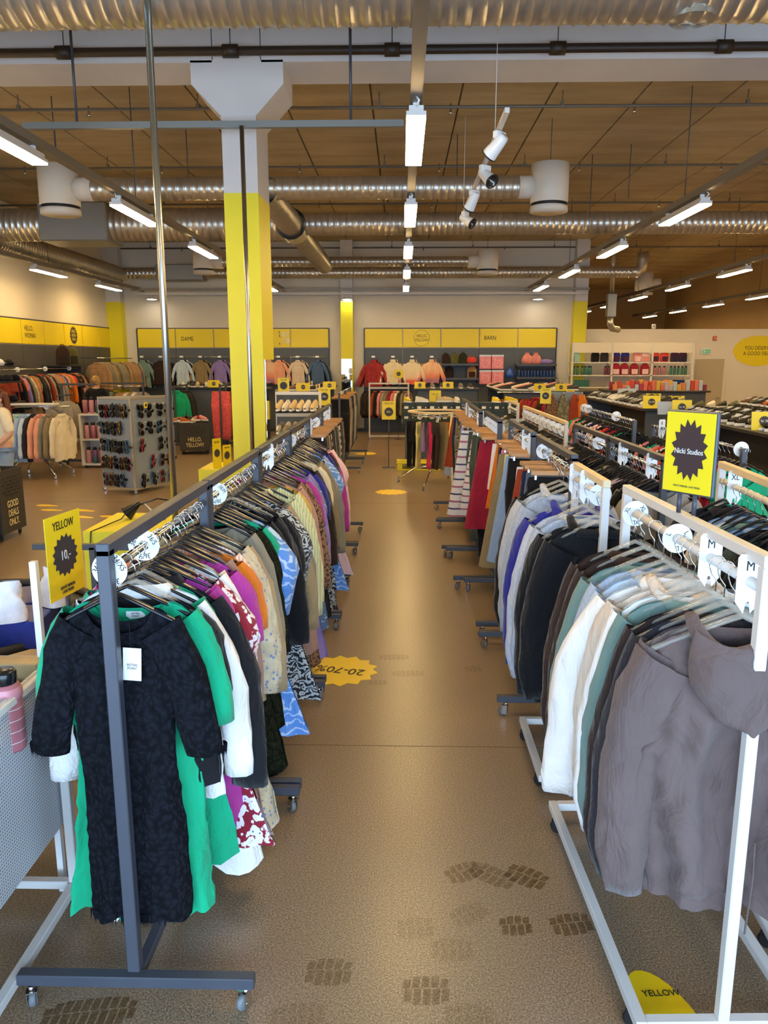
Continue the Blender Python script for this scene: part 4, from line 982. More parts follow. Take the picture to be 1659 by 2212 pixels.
# ================================================================ wall displays
def header(origin, dirx, n, pw, label, texts, rz, dark, z0=2.44, z1=2.99, ph=None):
    d = thing('wall_display', label, 'display wall', origin, (0, 0, rz))
    for k in range(n):
        p = MB().cbox((pw * (k + .5), -.03, (z0 + z1) / 2), (pw - .03, .03, z1 - z0 - .02), .004).build('header_panel', yellow_card, d)
        MB().cbox((pw * (k + .5), -.02, z0 / 2 + .04), (pw - .012, .03, z0 - .1), .003).build('back_panel', dark, d)
        if k in texts:
            for (kind, s, size, dx, dz) in texts[k]:
                loc = (pw * (k + .5) + dx, -.0465, (z0 + z1) / 2 + dz)
                if kind == 't': lettering(s, size, ink, p, loc, align='LEFT')
                elif kind == 'c': lettering(s, size, ink, p, loc)
                elif kind == 'y': lettering(s, size, yellow_card, p, (loc[0], loc[1] - .002, loc[2]))
                elif kind == 'star': star_print(p, (loc[0], -.0455, loc[2]), size)
                elif kind == 'ring':
                    MB().lathe([(size, 0), (size - .008, 0)], 40).build('printed_ring', star_grey, p, (loc[0], -.0465, loc[2]), (PI / 2, 0, 0))
                elif kind == 'w': lettering(s, size, white_ink, p, loc)
    MB().box2((0, -.05, z1), (n * pw, 0, z1 + .02)).build('top_trim', grey_steel, d)
    MB().box2((-.02, -.06, .05), (.0, 0, z1)).build('end_trim', grey_steel, d); MB().box2((n * pw, -.06, .05), (n * pw + .02, 0, z1)).build('end_trim', grey_steel, d)
    return d
yb = YB - .06
xa, xb = aty(295, 712, yb).x, aty(710, 712, yb).x
D1 = header((xa, YB, 0), 1, 5, (xb - xa) / 5, 'grey wall display with yellow header lettered DAME', {1: [('t', 'DAME', .17, -.40, -.02)], 3: [('t', 'E\nR.\n\nR.', .11, .22, .0), ('w', '%', .5, .42, 0)]}, 0, slate_panel)
xc, xd = aty(787, 712, yb).x, aty(1203, 712, yb).x
D2 = header((xc, YB, 0), 1, 5, (xd - xc) / 5, 'slate wall display with yellow header lettered BARN', {1: [('c', 'HELLO,\nYELLOW!', .12, 0, 0), ('ring', '', .23, 0, 0)], 3: [('t', 'BARN', .17, -.42, 0)]}, 0, slate_panel)
D3 = header((XL, 16.15 - 1.1 * 3, 0), 1, 9, 1.10, 'dark wall display with yellow header along the left wall', {2: [('c', 'KENTE MERKER\nLAVE PRISER', .10, .1, .02), ('ring', '', .25, .1, 0)], 4: [('t', 'HELLO,\nWOMAN', .16, -.42, 0)], 6: [('star', '', .24, 0, 0), ('y', 'HELLO\nGOOD\nDEALS', .10, 0, 0)]}, PI / 2, dark_panel)
# clothes rail and shirts along the back wall (DAME)
zr = aty(500, 771, 22.6).z
tag(MB().tube([(xa + .1, 22.66, zr), (xb - .1, 22.66, zr)], .012, 8).build('wall_rail', chrome), 'thin rail on the grey wall display holding shirts', 'rail')
def wall_shirt(u, kind, fab, label, v=771, y=22.5, sc=1.0):
    X = aty(u, v, y).x
    arm = thing('face_out_arm', 'short chrome arm holding the ' + label, 'wall hook', (X, 22.5, zr), (0, 0, 0), 'face out arms on the back wall')
    MB().box2((-.012, -.24, -.012), (.012, .22, .012)).build('arm', chrome, arm); MB().box2((-.05, -.25, -.02), (.05, -.24, .03)).build('end_plate', white_plastic, arm)
    for j in range(3): hang(kind, fab if j == 0 else ('black' if j == 1 else fab), (X + .03 * j, 22.30 + .09 * j, zr - .0), 0.05 * j, label if j == 0 else label + (', one behind' if j == 1 else ', last behind'), 'shirts on the back wall', None, scale=sc)
wall_shirt(312, 'wall_shirt', 'olive' if False else 'sage green', 'sage green shirt on the back wall, leftmost', sc=1.1)
wall_shirt(352, 'jacket', 'espresso brown', 'dark brown jacket on the back wall beside the green shirt')
wall_shirt(397, 'wall_shirt', 'pastel blue', 'pale blue shirt on the back wall under DAME')
wall_shirt(437, 'wall_shirt', 'khaki', 'taupe shirt on the back wall beside the pale blue one')
wall_shirt(478, 'wall_shirt', 'lavender', 'lavender blue shirt on the back wall left of the column')
wall_shirt(604, 'wall_shirt', 'peach', 'peach shirt on the back wall right of the column')
wall_shirt(645, 'wall_shirt', 'oat beige', 'beige shirt on the back wall, second right of the column')
wall_shirt(687, 'wall_shirt', 'denim blue', 'denim shirt on the back wall, third right of the column')
wall_shirt(807, 'sweater', 'red pattern', 'red patterned roll neck sweater on the back wall', 770, sc=1.2)
wall_shirt(849, 'sweater', 'cream', 'cream roll neck sweater on the back wall', 770, sc=1.1)
wall_shirt(890, 'sweater', 'cream ombre', 'cream sweater with red hem on the back wall', 770, sc=1.1)
wall_shirt(932, 'sweater', 'pink ombre', 'peach to lilac ombre sweater on the back wall', 770, sc=1.05)
# BARN wall shelves with bags, bottles, packets
def wshelf(u0, u1, v, label, depth=.4, y=22.72):
    z = aty((u0 + u1) / 2, v, y - depth).z; a = aty(u0, v, y - depth).x; b = aty(u1, v, y - depth).x
    s = thing('wall_shelf', label, 'shelf', ((a + b) / 2, y - depth / 2, z))
    w = (b - a) / 2
    MB().box2((-w, -depth / 2, -.03), (w, depth / 2, 0)).build('board', slate_panel, s); MB().box2((-w, -depth / 2 - .012, -.05), (w, -depth / 2, .012)).build('front_edge', grey_steel, s)
    for q in (-1, 1): MB().prism([(0, 0), (depth * .9, 0), (depth * .9, -.12)], .02, Matrix.Translation((q * (w - .03) - .01, -depth / 2 + .02, -.03)) @ Matrix.Rotation(PI / 2, 4, 'Z') @ Matrix.Rotation(PI / 2, 4, 'X')).build('bracket', grey_steel, s)
    return a, b, z, y - depth / 2
a, b, z, ym = wshelf(953, 1034, 786, 'slate wall shelf holding dark backpacks above')
for u, f, l, sc in ((963, 'dark brown', 'dark brown backpack on the upper wall shelf', 1.0), (982, 'olive', 'olive backpack standing second on the upper wall shelf', 1.0), (1000, 'dark olive', 'tall olive backpack standing third on the upper wall shelf', 1.05)):
    backpack((aty(u, 780, ym).x, ym, z), 0, f, l, 'backpacks on the wall shelves', scale=sc * .76)
tag(MB().ball((0, 0, .1), .16, 14, 9, (1.0, .6, .62)).tube([(-.1, 0, .18), (0, 0, .24), (.1, 0, .18)], .008, 6).build('belt_bag', FAB['coral red'], None, (aty(1018, 780, ym).x, ym, z)), 'small red bag on the upper wall shelf', 'bag')
a, b, z, ym = wshelf(957, 1034, 817, 'slate wall shelf below the backpacks')
backpack((aty(970, 815, ym).x, ym, z), 0, 'espresso brown', 'dark backpack on the lower wall shelf', 'backpacks on the wall shelves', scale=.85); backpack((aty(1019, 815, ym).x, ym, z), 0, 'camel', 'tan backpack on the lower wall shelf', 'backpacks on the wall shelves', 'dark brown', scale=.9)
pink_pk = plain('pink_packet', '#e2858f', .35, 0, .12, 12); pk_print = plain('pale_pink_print', '#f0b0b4', .4)
for i, (u, v) in enumerate(((1048, 782), (1075, 782), (1048, 815), (1075, 815))):
    p = aty(u, v, 22.5); k = thing('pink_packet', 'flat pink hanging packet, %s of four on the back wall' % ('upper left', 'upper right', 'lower left', 'lower right')[i], 'packet', p, (0, 0, 0), 'pink packets')
    MB().cbox((0, 0, 0), (.34, .05, .40), .012).build('pouch', pink_pk, k); MB().box((0, -.027, .18), (.34, .004, .05)).build('header_card', plain('packet_header', '#cfd8ee', .4), k)
    MB().lathe([(.11, 0), (.095, 0)], 24).build('printed_ring', pk_print, k, (0, -.0265, -.04), (PI / 2, 0, 0)); MB().tube([(0, 0, .2), (0, .2, .2)], .006, 6).build('hook', chrome, k)
    for q in (-.08, .09): MB().ball((q, -.026, .07), .025, 8, 4, (1, .1, .7)).build('printed_spot', pk_print, k)
a, b, z, ym = wshelf(1116, 1203, 787, 'dark wall shelf with pink drawstring bags'); 
def drawbag(loc, fab, label):
    g = tag(MB().lathe([(0, 0), (.14, .01), (.17, .10), (.13, .22), (.05, .30), (.07, .33)], 14, sy=.7).build('drawstring_bag', FAB[fab], None, loc), label, 'bag')
    MB().tube([(.03, -.05, .3), (.0, -.14, .2), (-.02, -.17, -.05)], .006, 5).build('cord', FAB[fab], g)
drawbag((aty(1138, 787, ym).x, ym, z), 'salmon pink', 'pink drawstring bag on the wall shelf, left one'); drawbag((aty(1157, 787, ym).x, ym, z), 'hot pink' if False else 'salmon pink', 'pink drawstring bag on the wall shelf, right one')
tag(MB().ball((0, 0, .07), .2, 12, 7, (1, .6, .4)).build('folded_cap', FAB['lavender'], None, (aty(1180, 787, ym).x, ym, z)), 'lavender folded cap on the wall shelf', 'cap')
a, b, z, ym = wshelf(1116, 1203, 815, 'dark wall shelf with a row of blue bottles')
for k in range(12): bottle((a + .08 + (b - a - .16) * k / 11, ym - .1, z), blue_bottle, 'blue bottle, %s from the left in the wall shelf row' % ordinal(k + 1), 'blue bottles on the wall shelf', None, .95)
tag(MB().lathe([(0, 0), (.11, .01), (.13, .09), (.10, .2), (.03, .26), (.05, .30)], 12, sy=.6).tube([(0, 0, .28), (0, .27, .30)], .006, 6).build('blue_net_bag', plain('blue_plastic', '#2858b8', .3), None, aty(1101, 816, 22.5)), 'blue transparent bag hanging beside the blue bottles', 'bag')
# trousers and tops hanging low on the BARN wall
zz = aty(830, 836, 22.2).z; xx0 = aty(786, 836, 22.2).x; xx1 = aty(885, 836, 22.2).x
tag(MB().tube([(xx0, 22.2, zz), (xx1, 22.2, zz)], .014, 8).build('wall_rail', grey_steel), 'dark low rail under the sweaters on the back wall', 'rail')
lowc = ['espresso brown', 'dark brown', 'dark olive', 'rust', 'black', 'salmon pink', 'stone grey', 'khaki', 'wine red', 'salmon pink', 'cream', 'dark brown', 'taupe grey', 'dusty pink']
for k, f in enumerate(lowc):
    hang('shirt', f, (xx0 + .05 + (xx1 - xx0 - .1) * k / (len(lowc) - 1), 22.2, zz), 1.2, '%s garment, %s from the left on the low back wall rail' % (f, ordinal(k + 1)), 'clothes on the low back wall rail', None, name='hanging_garment')
fr_ = thing('white_display_stand', 'open white steel frame in front of the low back wall rail', 'display stand', (aty(840, 925, 20.6).x, 20.6, 0))
for q in (-.52, .52): MB().box2((q - .02, -.02, .06), (q + .02, .02, 1.5)).build('post', white_steel, fr_); caster(fr_, (q, 0))
for zq in (.08, 1.36, 1.48): MB().box2((-.5, -.02, zq - .02), (.5, .02, zq + .02)).build('cross_bar', white_steel, fr_)
price_sign(aty(861, 816, 20.5), .15, .24, .2, 'small yellow price sign below the cream sweater', '', '70,', pole=True)
# left wall: rails with clothes, bags, cap
def left_rail(y0, y1, X, z, cols, label, kinds, where, rz=0.25, st=.085):
    r = thing('wall_rail', label, 'rail', (X, 0, z)); MB().tube([(0, y0, 0), (0, y1, 0)], .014, 8).build('bar', chrome, r)
    for yy in (y0 + .05, y1 - .05): MB().box2((XL - X + .05, yy - .012, -.012), (0, yy + .012, .012)).build('arm', grey_steel, r)
    y = y0 + .06; n = 1; rq = random.Random(int(y0 * 7))
    while y < y1 - .04:
        f = cols[(n - 1) % len(cols)] if len(cols) > 20 else rq.choice(cols); kd = rq.choice(kinds)
        hang(kd, f, (X, y, z), rz + rq.gauss(0, .12), '%s %s, %s from the near end of the %s' % (f, GNAME[kd], ordinal(n), where), 'clothes on the ' + where, None); n += 1
        y += st * rq.uniform(.85, 1.2)
left_rail(15.2, 18.9, -7.95, 1.90, ['stone grey', 'dusty pink', 'dark brown', 'dark olive', 'camel', 'lavender', 'orange', 'black', 'espresso brown', 'salmon pink', 'peach', 'khaki', 'charcoal', 'coral red', 'pale print', 'rust', 'dark olive'], 'long chrome rail of mixed tops on the left wall', ['tee', 'blouse', 'tee', 'shirt', 'dress'], 'long left wall rail')
for k in range(3): size_disc(-7.95, 15.9 + k * 1.25, 1.90, None, 'round white disc on the left wall rail, %s from the viewer' % ordinal(k + 1))
left_rail(19.6, 22.2, -7.75, 2.14, ['khaki', 'camel', 'denim blue', 'olive', 'khaki', 'taupe grey', 'camel', 'stone grey'], 'high dark rail of khaki and denim jackets in the left corner', ['jacket'], 'high left corner rail', .3, .14)
sl = thing('wall_shelf', 'dark wall shelf holding two brown backpacks on the left wall', 'shelf', (-8.2, 18.7, aty(165, 789, 18.7).z)); MB().box2((-.28, -.6, -.03), (.3, .6, 0)).build('board', black_shelf, sl); MB().box2((-.28, .5, -.2), (.2, .53, -.03)).build('bracket', grey_steel, sl)
backpack((-8.1, 18.45, sl.location.z), .9, 'dark brown', 'brown canvas backpack on the left wall shelf, nearer one', 'brown backpacks', 'espresso brown', 1.15); backpack((-8.1, 18.95, sl.location.z), .9, 'olive', 'olive brown backpack on the left wall shelf, farther one', 'brown backpacks', 'dark olive', 1.1)
cs = thing('cap_shelf', 'dark tiered shelf with caps at the left edge', 'shelf', (-7.4, 13.9, 0))
for zq in (1.35, 1.72, 2.0): MB().box2((-.5, -.4, zq - .03), (.35, .4, zq)).build('board', black_shelf, cs)
MB().box2((-.55, -.42, 0), (-.5, .42, 2.2)).build('side_panel', crate_dark, cs)
def capo(loc, fab, label, rz=0.):
    c = put('cap', capm, None, loc, (0, 0, rz), FAB[fab]); tag(c, label, 'cap', 'caps on the tiered shelf'); put('peak', peakm, c, (0, 0, 0), (0, 0, 0), FAB[fab])
capm = MB().ball((0, 0, 0), .10, 14, 8, (1, .9, .8)).mesh('cap', FAB['black']); peakm = MB().prism([(.07, -.07), (.13, -.07), (.17, -.03), (.17, .03), (.13, .07), (.07, .07)], .006).mesh('peak', FAB['black'])
for k, (dy, zq, f) in enumerate(((-.25, 1.39, 'coral red'), (.12, 1.39, 'black'), (-.3, 1.76, 'black'), (.0, 1.76, 'charcoal'), (.28, 1.76, 'black'), (-.25, 2.04, 'white'), (.1, 2.04, 'black'))):
    capo((-7.15, 13.9 + dy, zq), f, '%s cap on the tiered shelf at left, %s one' % (f, ordinal(k + 1)), -.6)
# ================================================================ floor: stickers and dirty shoe prints
def floor_star(u, v, r, label, txt=None, rz=PI):
    p = atz(u, v, 0.0); s = thing('floor_sticker', label, 'floor sticker', (p.x, p.y, 0), (0, 0, rz))
    MB().prism(star_poly(14, r, r * .84, 1, 1, .1), .0015).build('starburst', yellow_floor, s)
    if txt: lettering(txt, r * .52, ink, s, (0, 0, .003), (0, 0, 0), xs=.85)
floor_star(735, 1448, .265, 'large yellow starburst floor sticker reading 20-70% beside the left rack', '20-70%', PI - .25)
floor_star(845, 1063, .27, 'yellow starburst floor sticker farther down the aisle')
floor_star(790, 980, .27, 'yellow starburst floor sticker at the far end of the aisle')
def sole_poly(L=.38, W=.13):
    pts = []
    for i in range(28):
        a = 2 * PI * i / 28; y = math.sin(a); w = (.5 + .10 * y) if y > -.15 else .36 + .06 * abs(y)
        pts.append((W * w * math.cos(a), L / 2 * y))
    return pts
for k, (u, v, rz, sc) in enumerate(((1462, 2215, .30, 1.22), (102, 1092, 1.4, .9), (112, 1102, 1.4, .9), (183, 1103, 1.25, .9), (178, 1117, 1.3, .9), (240, 1116, 1.3, .9))):
    p = atz(u, v, 0); s = thing('floor_sticker', ('yellow shoe sole floor sticker lettered YELLOW under the white rack' if k == 0 else 'yellow shoe sole floor sticker left of the poles, %s from the left' % ordinal(k)), 'floor sticker', (p.x, p.y, 0), (0, 0, rz))
    MB().prism([(x * sc * 1.1, y * sc) for x, y in sole_poly()], .0015).build('sole_shape', yellow_floor, s)
    if k == 0:
        q = Matrix.Rotation(-rz, 3, 'Z') @ (atz(1428, 2147, 0) - p); lettering('YELLOW', .036, ink, s, (q.x, q.y, .003), (0, 0, .06 - rz), xs=.9)
def print_mat(name, a):
    m, nt, b = newmat(name); b.inputs['Base Color'].default_value = srgb('#5e3f10') + (1,); b.inputs['Roughness'].default_value = .5
    f = noise(nt, coords(nt), 30, 3); nt.links.new(ramp(nt, f, [(.3, (a * .5,) * 3), (.7, (a,) * 3)]), b.inputs['Alpha']); return m
pm = [print_mat('dirt_print_strong', .62), print_mat('dirt_print_mid', .38), print_mat('dirt_print_faint', .18)]
def dirt(u, v, rz, L, W, k):
    mb = MB(); n = max(4, int(L / .030))
    for i in range(n):
        t = (i + .5) / n; w = W / 2 * math.sqrt(max(.25, 1 - (2 * t - 1) ** 4))
        x0 = -L / 2 + L * t; s = L / n * .40
        for (q0, q1) in ((-1, .12), (.2, 1)):
            mb.add([(x0 - s, q0 * w, 0), (x0 + s, q0 * w, 0), (x0 + s + .008, q1 * w, 0), (x0 - s + .008, q1 * w, 0)], [(0, 1, 2, 3)])
    p = atz(u, v, 0); o = mb.build('shoe_print', pm[k], fl, (p.x, p.y, .0008), (0, 0, rz)); o['kind'] = 'stuff'
for d in ((1135, 1893, -.55, .17, .12, 0), (1060, 1890, -.6, .2, .11, 1), (1000, 1885, .5, .16, .11, 1), (1012, 1975, .55, .15, .10, 2), (1112, 2000, .1, .12, .10, 0), (1232, 1997, .18, .16, .11, 0), (895, 2005, .1, .14, .11, 2), (975, 2052, 0, .15, .11, 2), (708, 2100, 0, .16, .12, 1), (918, 2140, .03, .16, .12, 1), (1010, 2195, 0, .16, .1, 2), (190, 2190, .15, .30, .12, 0), (630, 1565, .05, .14, .11, 1), (850, 1420, .05, .22, .1, 2), (880, 1455, .05, .22, .1, 2), (1020, 1445, .05, .12, .1, 2), (640, 2195, .1, .18, .1, 2), (815, 1475, .1, .12, .08, 2)): dirt(*d)

# ================================================================ left foreground: perforated bin and goods
def perforated(name, c, hole='#8f8c88', sc=85, axes='yz'):
    m, nt, b = newmat(name); c = srgb(c); sx = node(nt, 'ShaderNodeSeparateXYZ'); nt.links.new(coords(nt), sx.inputs[0]); cx = node(nt, 'ShaderNodeCombineXYZ')
    for i, a in enumerate(axes): nt.links.new(sx.outputs['xyz'.index(a)], cx.inputs[i])
    vo = node(nt, 'ShaderNodeTexVoronoi'); vo.inputs['Scale'].default_value = sc; vo.inputs['Randomness'].default_value = 0.0; nt.links.new(cx.outputs[0], vo.inputs['Vector'])
    nt.links.new(ramp(nt, vo.outputs['Distance'], [(.26, srgb(hole)), (.34, c)]), b.inputs['Base Color']); b.inputs['Roughness'].default_value = .4; return m
perf_white = perforated('perforated_white_sheet', '#cfcdd0', '#7b7a7c', 80); perf_end = perforated('perforated_white_end', '#cfcdd0', '#7b7a7c', 80, 'xz')
bx0, bx1, by0, by1, bz0, bz1 = -1.95, -1.30, 1.55, 2.72, .33, .99
bn = thing('bargain_bin', 'white perforated metal bargain bin at the left edge', 'bin', ((bx0 + bx1) / 2, (by0 + by1) / 2, 0))
w, l = (bx1 - bx0) / 2, (by1 - by0) / 2
for s in (-1, 1):
    MB().box((s * w, 0, (bz0 + bz1) / 2 + .02), (.012, 2 * l, bz1 - bz0)).build('side_panel', perf_white, bn); MB().box((0, s * l, (bz0 + bz1) / 2), (2 * w - .012, .012, bz1 - bz0)).build('end_panel', perf_end, bn)
    MB().cbox((s * (w + .01), 0, bz1), (.03, 2 * l + .03, .03), .004).build('rim_bar', white_steel, bn)
    for q in (-1, 1):
        MB().cbox((s * (w + .03), q * (l - .1), .5), (.034, .034, .8), .003).build('leg', white_steel, bn); caster(bn, (s * (w + .03), q * (l - .1)), .5, True)
    MB().cbox((s * (w + .03), 0, .09), (.034, 2 * l - .24, .034), .003).build('base_rail', white_steel, bn); MB().cbox((0, s * (l - .1), .09), (2 * w + .02, .034, .034), .003).build('base_bar', white_steel, bn)
MB().box((0, 0, .80), (2 * w - .02, 2 * l - .02, .01)).build('bin_floor', white_steel, bn)
zb = .806
pinkb = plain('dusty_pink_bottle', '#b06a72', .35)
def big_bottle(u, v, y, label, sc):
    p = aty(u, v, y); b = put('water_bottle', bottle_body, None, (p.x, y, zb), (0, 0, 0), pinkb); b.scale = (1.35 * sc, 1.35 * sc, sc * 1.12); tag(b, label, 'bottle', 'pink water bottles')
    put('cap', bottle_cap, b, (0, 0, 0), (0, 0, 0), black_plastic)
    MB().lathe([(.0385, .165), (.0395, .166), (.0395, .19), (.036, .2)], 14).build('collar', plain('pink_collar', '#d08a94', .35), b)
    for k in range(4):
        z = .03 + .035 * k
        MB().lathe([(.0384, z), (.0388, z + .001), (.0384, z + .002)], 14).build('printed_line', white_ink, b); MB().prism([(0, .010), (.005, 0), (0, -.005), (-.005, 0)], .001, Matrix.Translation((0, -.0385, z + .016)) @ Matrix.Rotation(PI / 2, 4, 'X')).build('drop_print', white_ink, b)
big_bottle(12, 1500, 2.36, 'dusty pink water bottle with printed drops at the left edge', 1.0); big_bottle(-30, 1500, 2.33, 'dusty pink water bottle cut off by the left edge', 1.0)
blue_box = plain('blue_glossy_box', '#2a3a8c', .25, 0, .25, 9); purple_box = plain('purple_gift_box', '#5a4f96', .2, 0, .35, 12); navy_box = plain('dark_blue_box', '#22244c', .3, 0, .2, 8); green_pack = plain('green_pack', '#2f5a34', .4, 0, .3, 14)
card_box((-1.90, 2.44, zb), (-1.62, 2.64, 1.13), blue_box, 'glossy blue box standing in the white bin', rz=.1)
card_box((-1.56, 2.42, zb), (-1.40, 2.60, .95), green_pack, 'small green pack beside the pink bottle in the white bin', rz=-.2)
card_box((-1.60, 2.62, zb), (-1.34, 2.70, 1.00), plain('tan_pack', '#b59a6a', .5, 0, .2, 10), 'tan pack at the back of the white bin')
# round black basket table behind the bin
rb = thing('round_table', 'round black rimmed table of gift boxes behind the white bin', 'table', (-2.05, 3.35, 0))
MB().lathe([(0, .90), (.58, .90), (.60, .905), (.60, .935), (.585, .94), (.57, .93), (.57, .91)], 40).build('table_top', crate_dark, rb); MB().lathe([(.03, .9), (.03, .03)], 12).build('post', grey_steel, rb); MB().lathe([(0, .03), (.3, .02), (.3, 0)], 24).build('foot_plate', grey_steel, rb)
for k, (x, y, sx, sy, h, m, z0) in enumerate(((-2.05, 3.15, .36, .26, .10, purple_box, .91), (-1.66, 3.1, .28, .24, .12, blue_box, .91), (-2.03, 3.17, .34, .25, .09, navy_box, 1.011), (-2.3, 3.5, .3, .3, .1, purple_box, .91), (-1.75, 3.52, .26, .3, .08, blue_box, .91))):
    card_box((x - sx / 2, y - sy / 2, z0), (x + sx / 2, y + sy / 2, z0 + h), m, '%s on the round black table, %s one' % (['purple gift box', 'blue box', 'dark blue box stacked on top', 'purple gift box', 'blue box'][k], ordinal(k + 1)), rz=.1 * k)
bagm = plain('white_printed_bag', '#dcd8dc', .35, 0, .12, 25)
for k, (x, y) in enumerate(((-1.63, 3.0), (-1.55, 3.22))):
    z0 = 1.033 if k == 0 else 1.033
    g = MB().grid(lambda u, v: ((.07 * (1 - .55 * v * v)) * math.copysign(abs(math.cos(2 * PI * u)) ** .6, math.cos(2 * PI * u)) + .02 * math.sin(9 * v + u * 12) * v, .045 * (1 - .8 * v) * math.copysign(abs(math.sin(2 * PI * u)) ** .6, math.sin(2 * PI * u)), .17 * v), 18, 8, True, True).build('gift_bag', bagm, None, (x, y, z0), (0, 0, .4 - k))
    tag(g, 'crumpled white printed bag on the blue box, %s one' % ('nearer', 'farther')[k], 'bag')
# sign standing by the bin
sp = aty(148, 1285, 2.80)
price_sign((sp.x, 2.80, sp.z), 1.42, .23, .32, 'yellow price sign in a clear holder behind the lace dress, reading YELLOW 10', 'YELLOW', '10,-', 'KENTE MERKER\nLAVE PRISER', 0, 0, True)
ps = MB().box2((-.012, -.012, 0), (.012, .012, sp.z + .16)).build('sign_post', white_plastic, None, (sp.x - .075, 2.70, 0)); tag(ps, 'thin white post holding the yellow price sign behind the lace dress', 'post')
tb = thing('display_stand', 'grey steel T shaped stand behind the left racks', 'stand', (aty(200, 1181, 4.9).x, 4.9, 0)); zt_ = aty(200, 1181, 4.9).z
MB().cbox((0, 0, zt_ / 2), (.04, .04, zt_), .003).build('post', grey_steel, tb); MB().cbox((.06, 0, zt_), (.92, .04, .04), .003).build('cross_bar', grey_steel, tb); MB().cbox((0, 0, .02), (.6, .5, .03), .004).build('base', grey_steel, tb)
# yellow podiums
def podium(u, v, y0, y1, w, label):
    p = aty(u, v, y0); o = MB().cbox((w / 2, (y1 - y0) / 2, p.z / 2), (w, y1 - y0, p.z), .004).build('podium', yellow, None, (p.x, y0, 0)); tag(o, label, 'podium'); return p
pA = podium(178, 1148, 5.86, 6.62, .62, 'yellow box podium with black desk lamp behind the left racks')
pB = podium(428, 1014, 9.1, 9.75, .62, 'yellow box podium with three sign holders before the column')
lm = thing('desk_lamp', 'black adjustable desk lamp lying on the yellow podium', 'lamp', (pA.x + .22, 6.35, pA.z))
MB().lathe([(0, .10), (.02, .10), (.03, .06), (.065, -.05)], 16).build('shade', black_plastic, lm, (.0, 0, .075), (0, .9, .3)); MB().tube([(.02, .0, .1), (.2, .1, .16), (.38, .16, .12)], .007, 6).build('arm', black_plastic, lm); MB().tube([(.1, .05, .13), (.24, -.02, .02)], .006, 6).build('lower_arm', white_steel, lm)
MB().lathe([(.06, 0), (.06, .03), (0, .035)], 16).build('clamp', rubber, lm, (.24, -.02, 0)); MB().tube([(-.02, 0, .08), (-.05, -.1, .02), (-.1, -.3, .01), (-.15, -.5, .0), (-.16, -.53, -.2), (-.12, -.54, -.5)], .005, 5).build('cable', rubber, lm)
for k, (u, v, h, rz) in enumerate(((470, 1008, .36, 1.05), (491, 999, .26, 1.05), (516, 985, .26, .95))):
    y = (9.25, 9.45, 9.65)[k]; p = aty(u, v, y)
    price_sign((p.x, y, pB.z), rz, .15, h, 'yellow sign in a clear holder on the far podium, %s from the left' % ordinal(k + 1), 'YELLOW', '', None, 0, 0, True)
# ================================================================ crates, sunglasses stand, bottles
def crate(loc, rz, w, d, h, label, txt, size):
    c = thing('bargain_crate', label, 'crate', loc, (0, 0, rz)); zb0 = .09
    th = .018
    for s in (-1, 1):
        MB().box((s * (w / 2 - th / 2), 0, zb0 + h / 2), (th, d, h)).build('side_panel', crate_dark, c); MB().box((0, s * (d / 2 - th / 2), zb0 + h / 2), (w - 2 * th, th, h)).build('side_panel', crate_dark, c)
        for q in (-1, 1): caster(c, (s * (w / 2 - .06), q * (d / 2 - .06)), .3, True)
    MB().box((0, 0, zb0 + h * .72), (w - 2 * th, d - 2 * th, .01)).build('bin_floor', crate_dark, c)
    f = -d / 2
    lettering(txt, size, cream_ink, c, (0, f - .002, zb0 + h * .30), xs=.72, spacing=.95)
    for r in range(6):
        for q in range(4 if r % 2 else 3):
            x = (q - (1.5 if r % 2 else 1)) * w * .21 + .01 * (r % 3)
            MB().box((x, f - .001, zb0 + h * (.60 + .055 * r)), (w * .13, .004, h * .026)).build('slot', ink, c)
    return c
crate((-4.93, 8.85, 0), PI / 2 + .0, .56, .6, .74, 'dark bargain crate lettered GOOD DEALS ONLY at the left edge', 'GOOD\nDEALS\nONLY.', .115)
crate((-4.95, 8.22, 0), PI / 2, .6, .6, .74, 'dark bargain crate cut off by the left edge beside the lettered one', 'HELLO,\nYELLOW!', .10)
crate((-4.72, 17.35, 0), .25, .66, .6, .62, 'dark bargain crate lettered HELLO, YELLOW! behind the sunglasses stand', 'HELLO,\nYELLOW!', .13)
for k in range(9):
    shoe((-5.1 + .1 * (k % 4), 8.62 + .12 * (k // 3) + .03 * (k % 2), .625 + .04 * (k % 3) + .16), .6 * k, [white_up, pink_up, brown_up, black_up][k % 4], 'shoe lying in the left edge bargain crate, %s of the pile' % ordinal(k + 1), 'shoes in the left crate', detail=False)
for k in range(8):
    shoe((-5.0 + .14 * (k % 4), 17.2 + .15 * (k // 4), .54 + .17 + .04 * (k % 2)), .8 * k, [orange_up, black_up, white_up, pink_up][k % 4], 'shoe in the HELLO, YELLOW! crate, %s of the pile' % ordinal(k + 1), 'shoes in the far crate', detail=False)
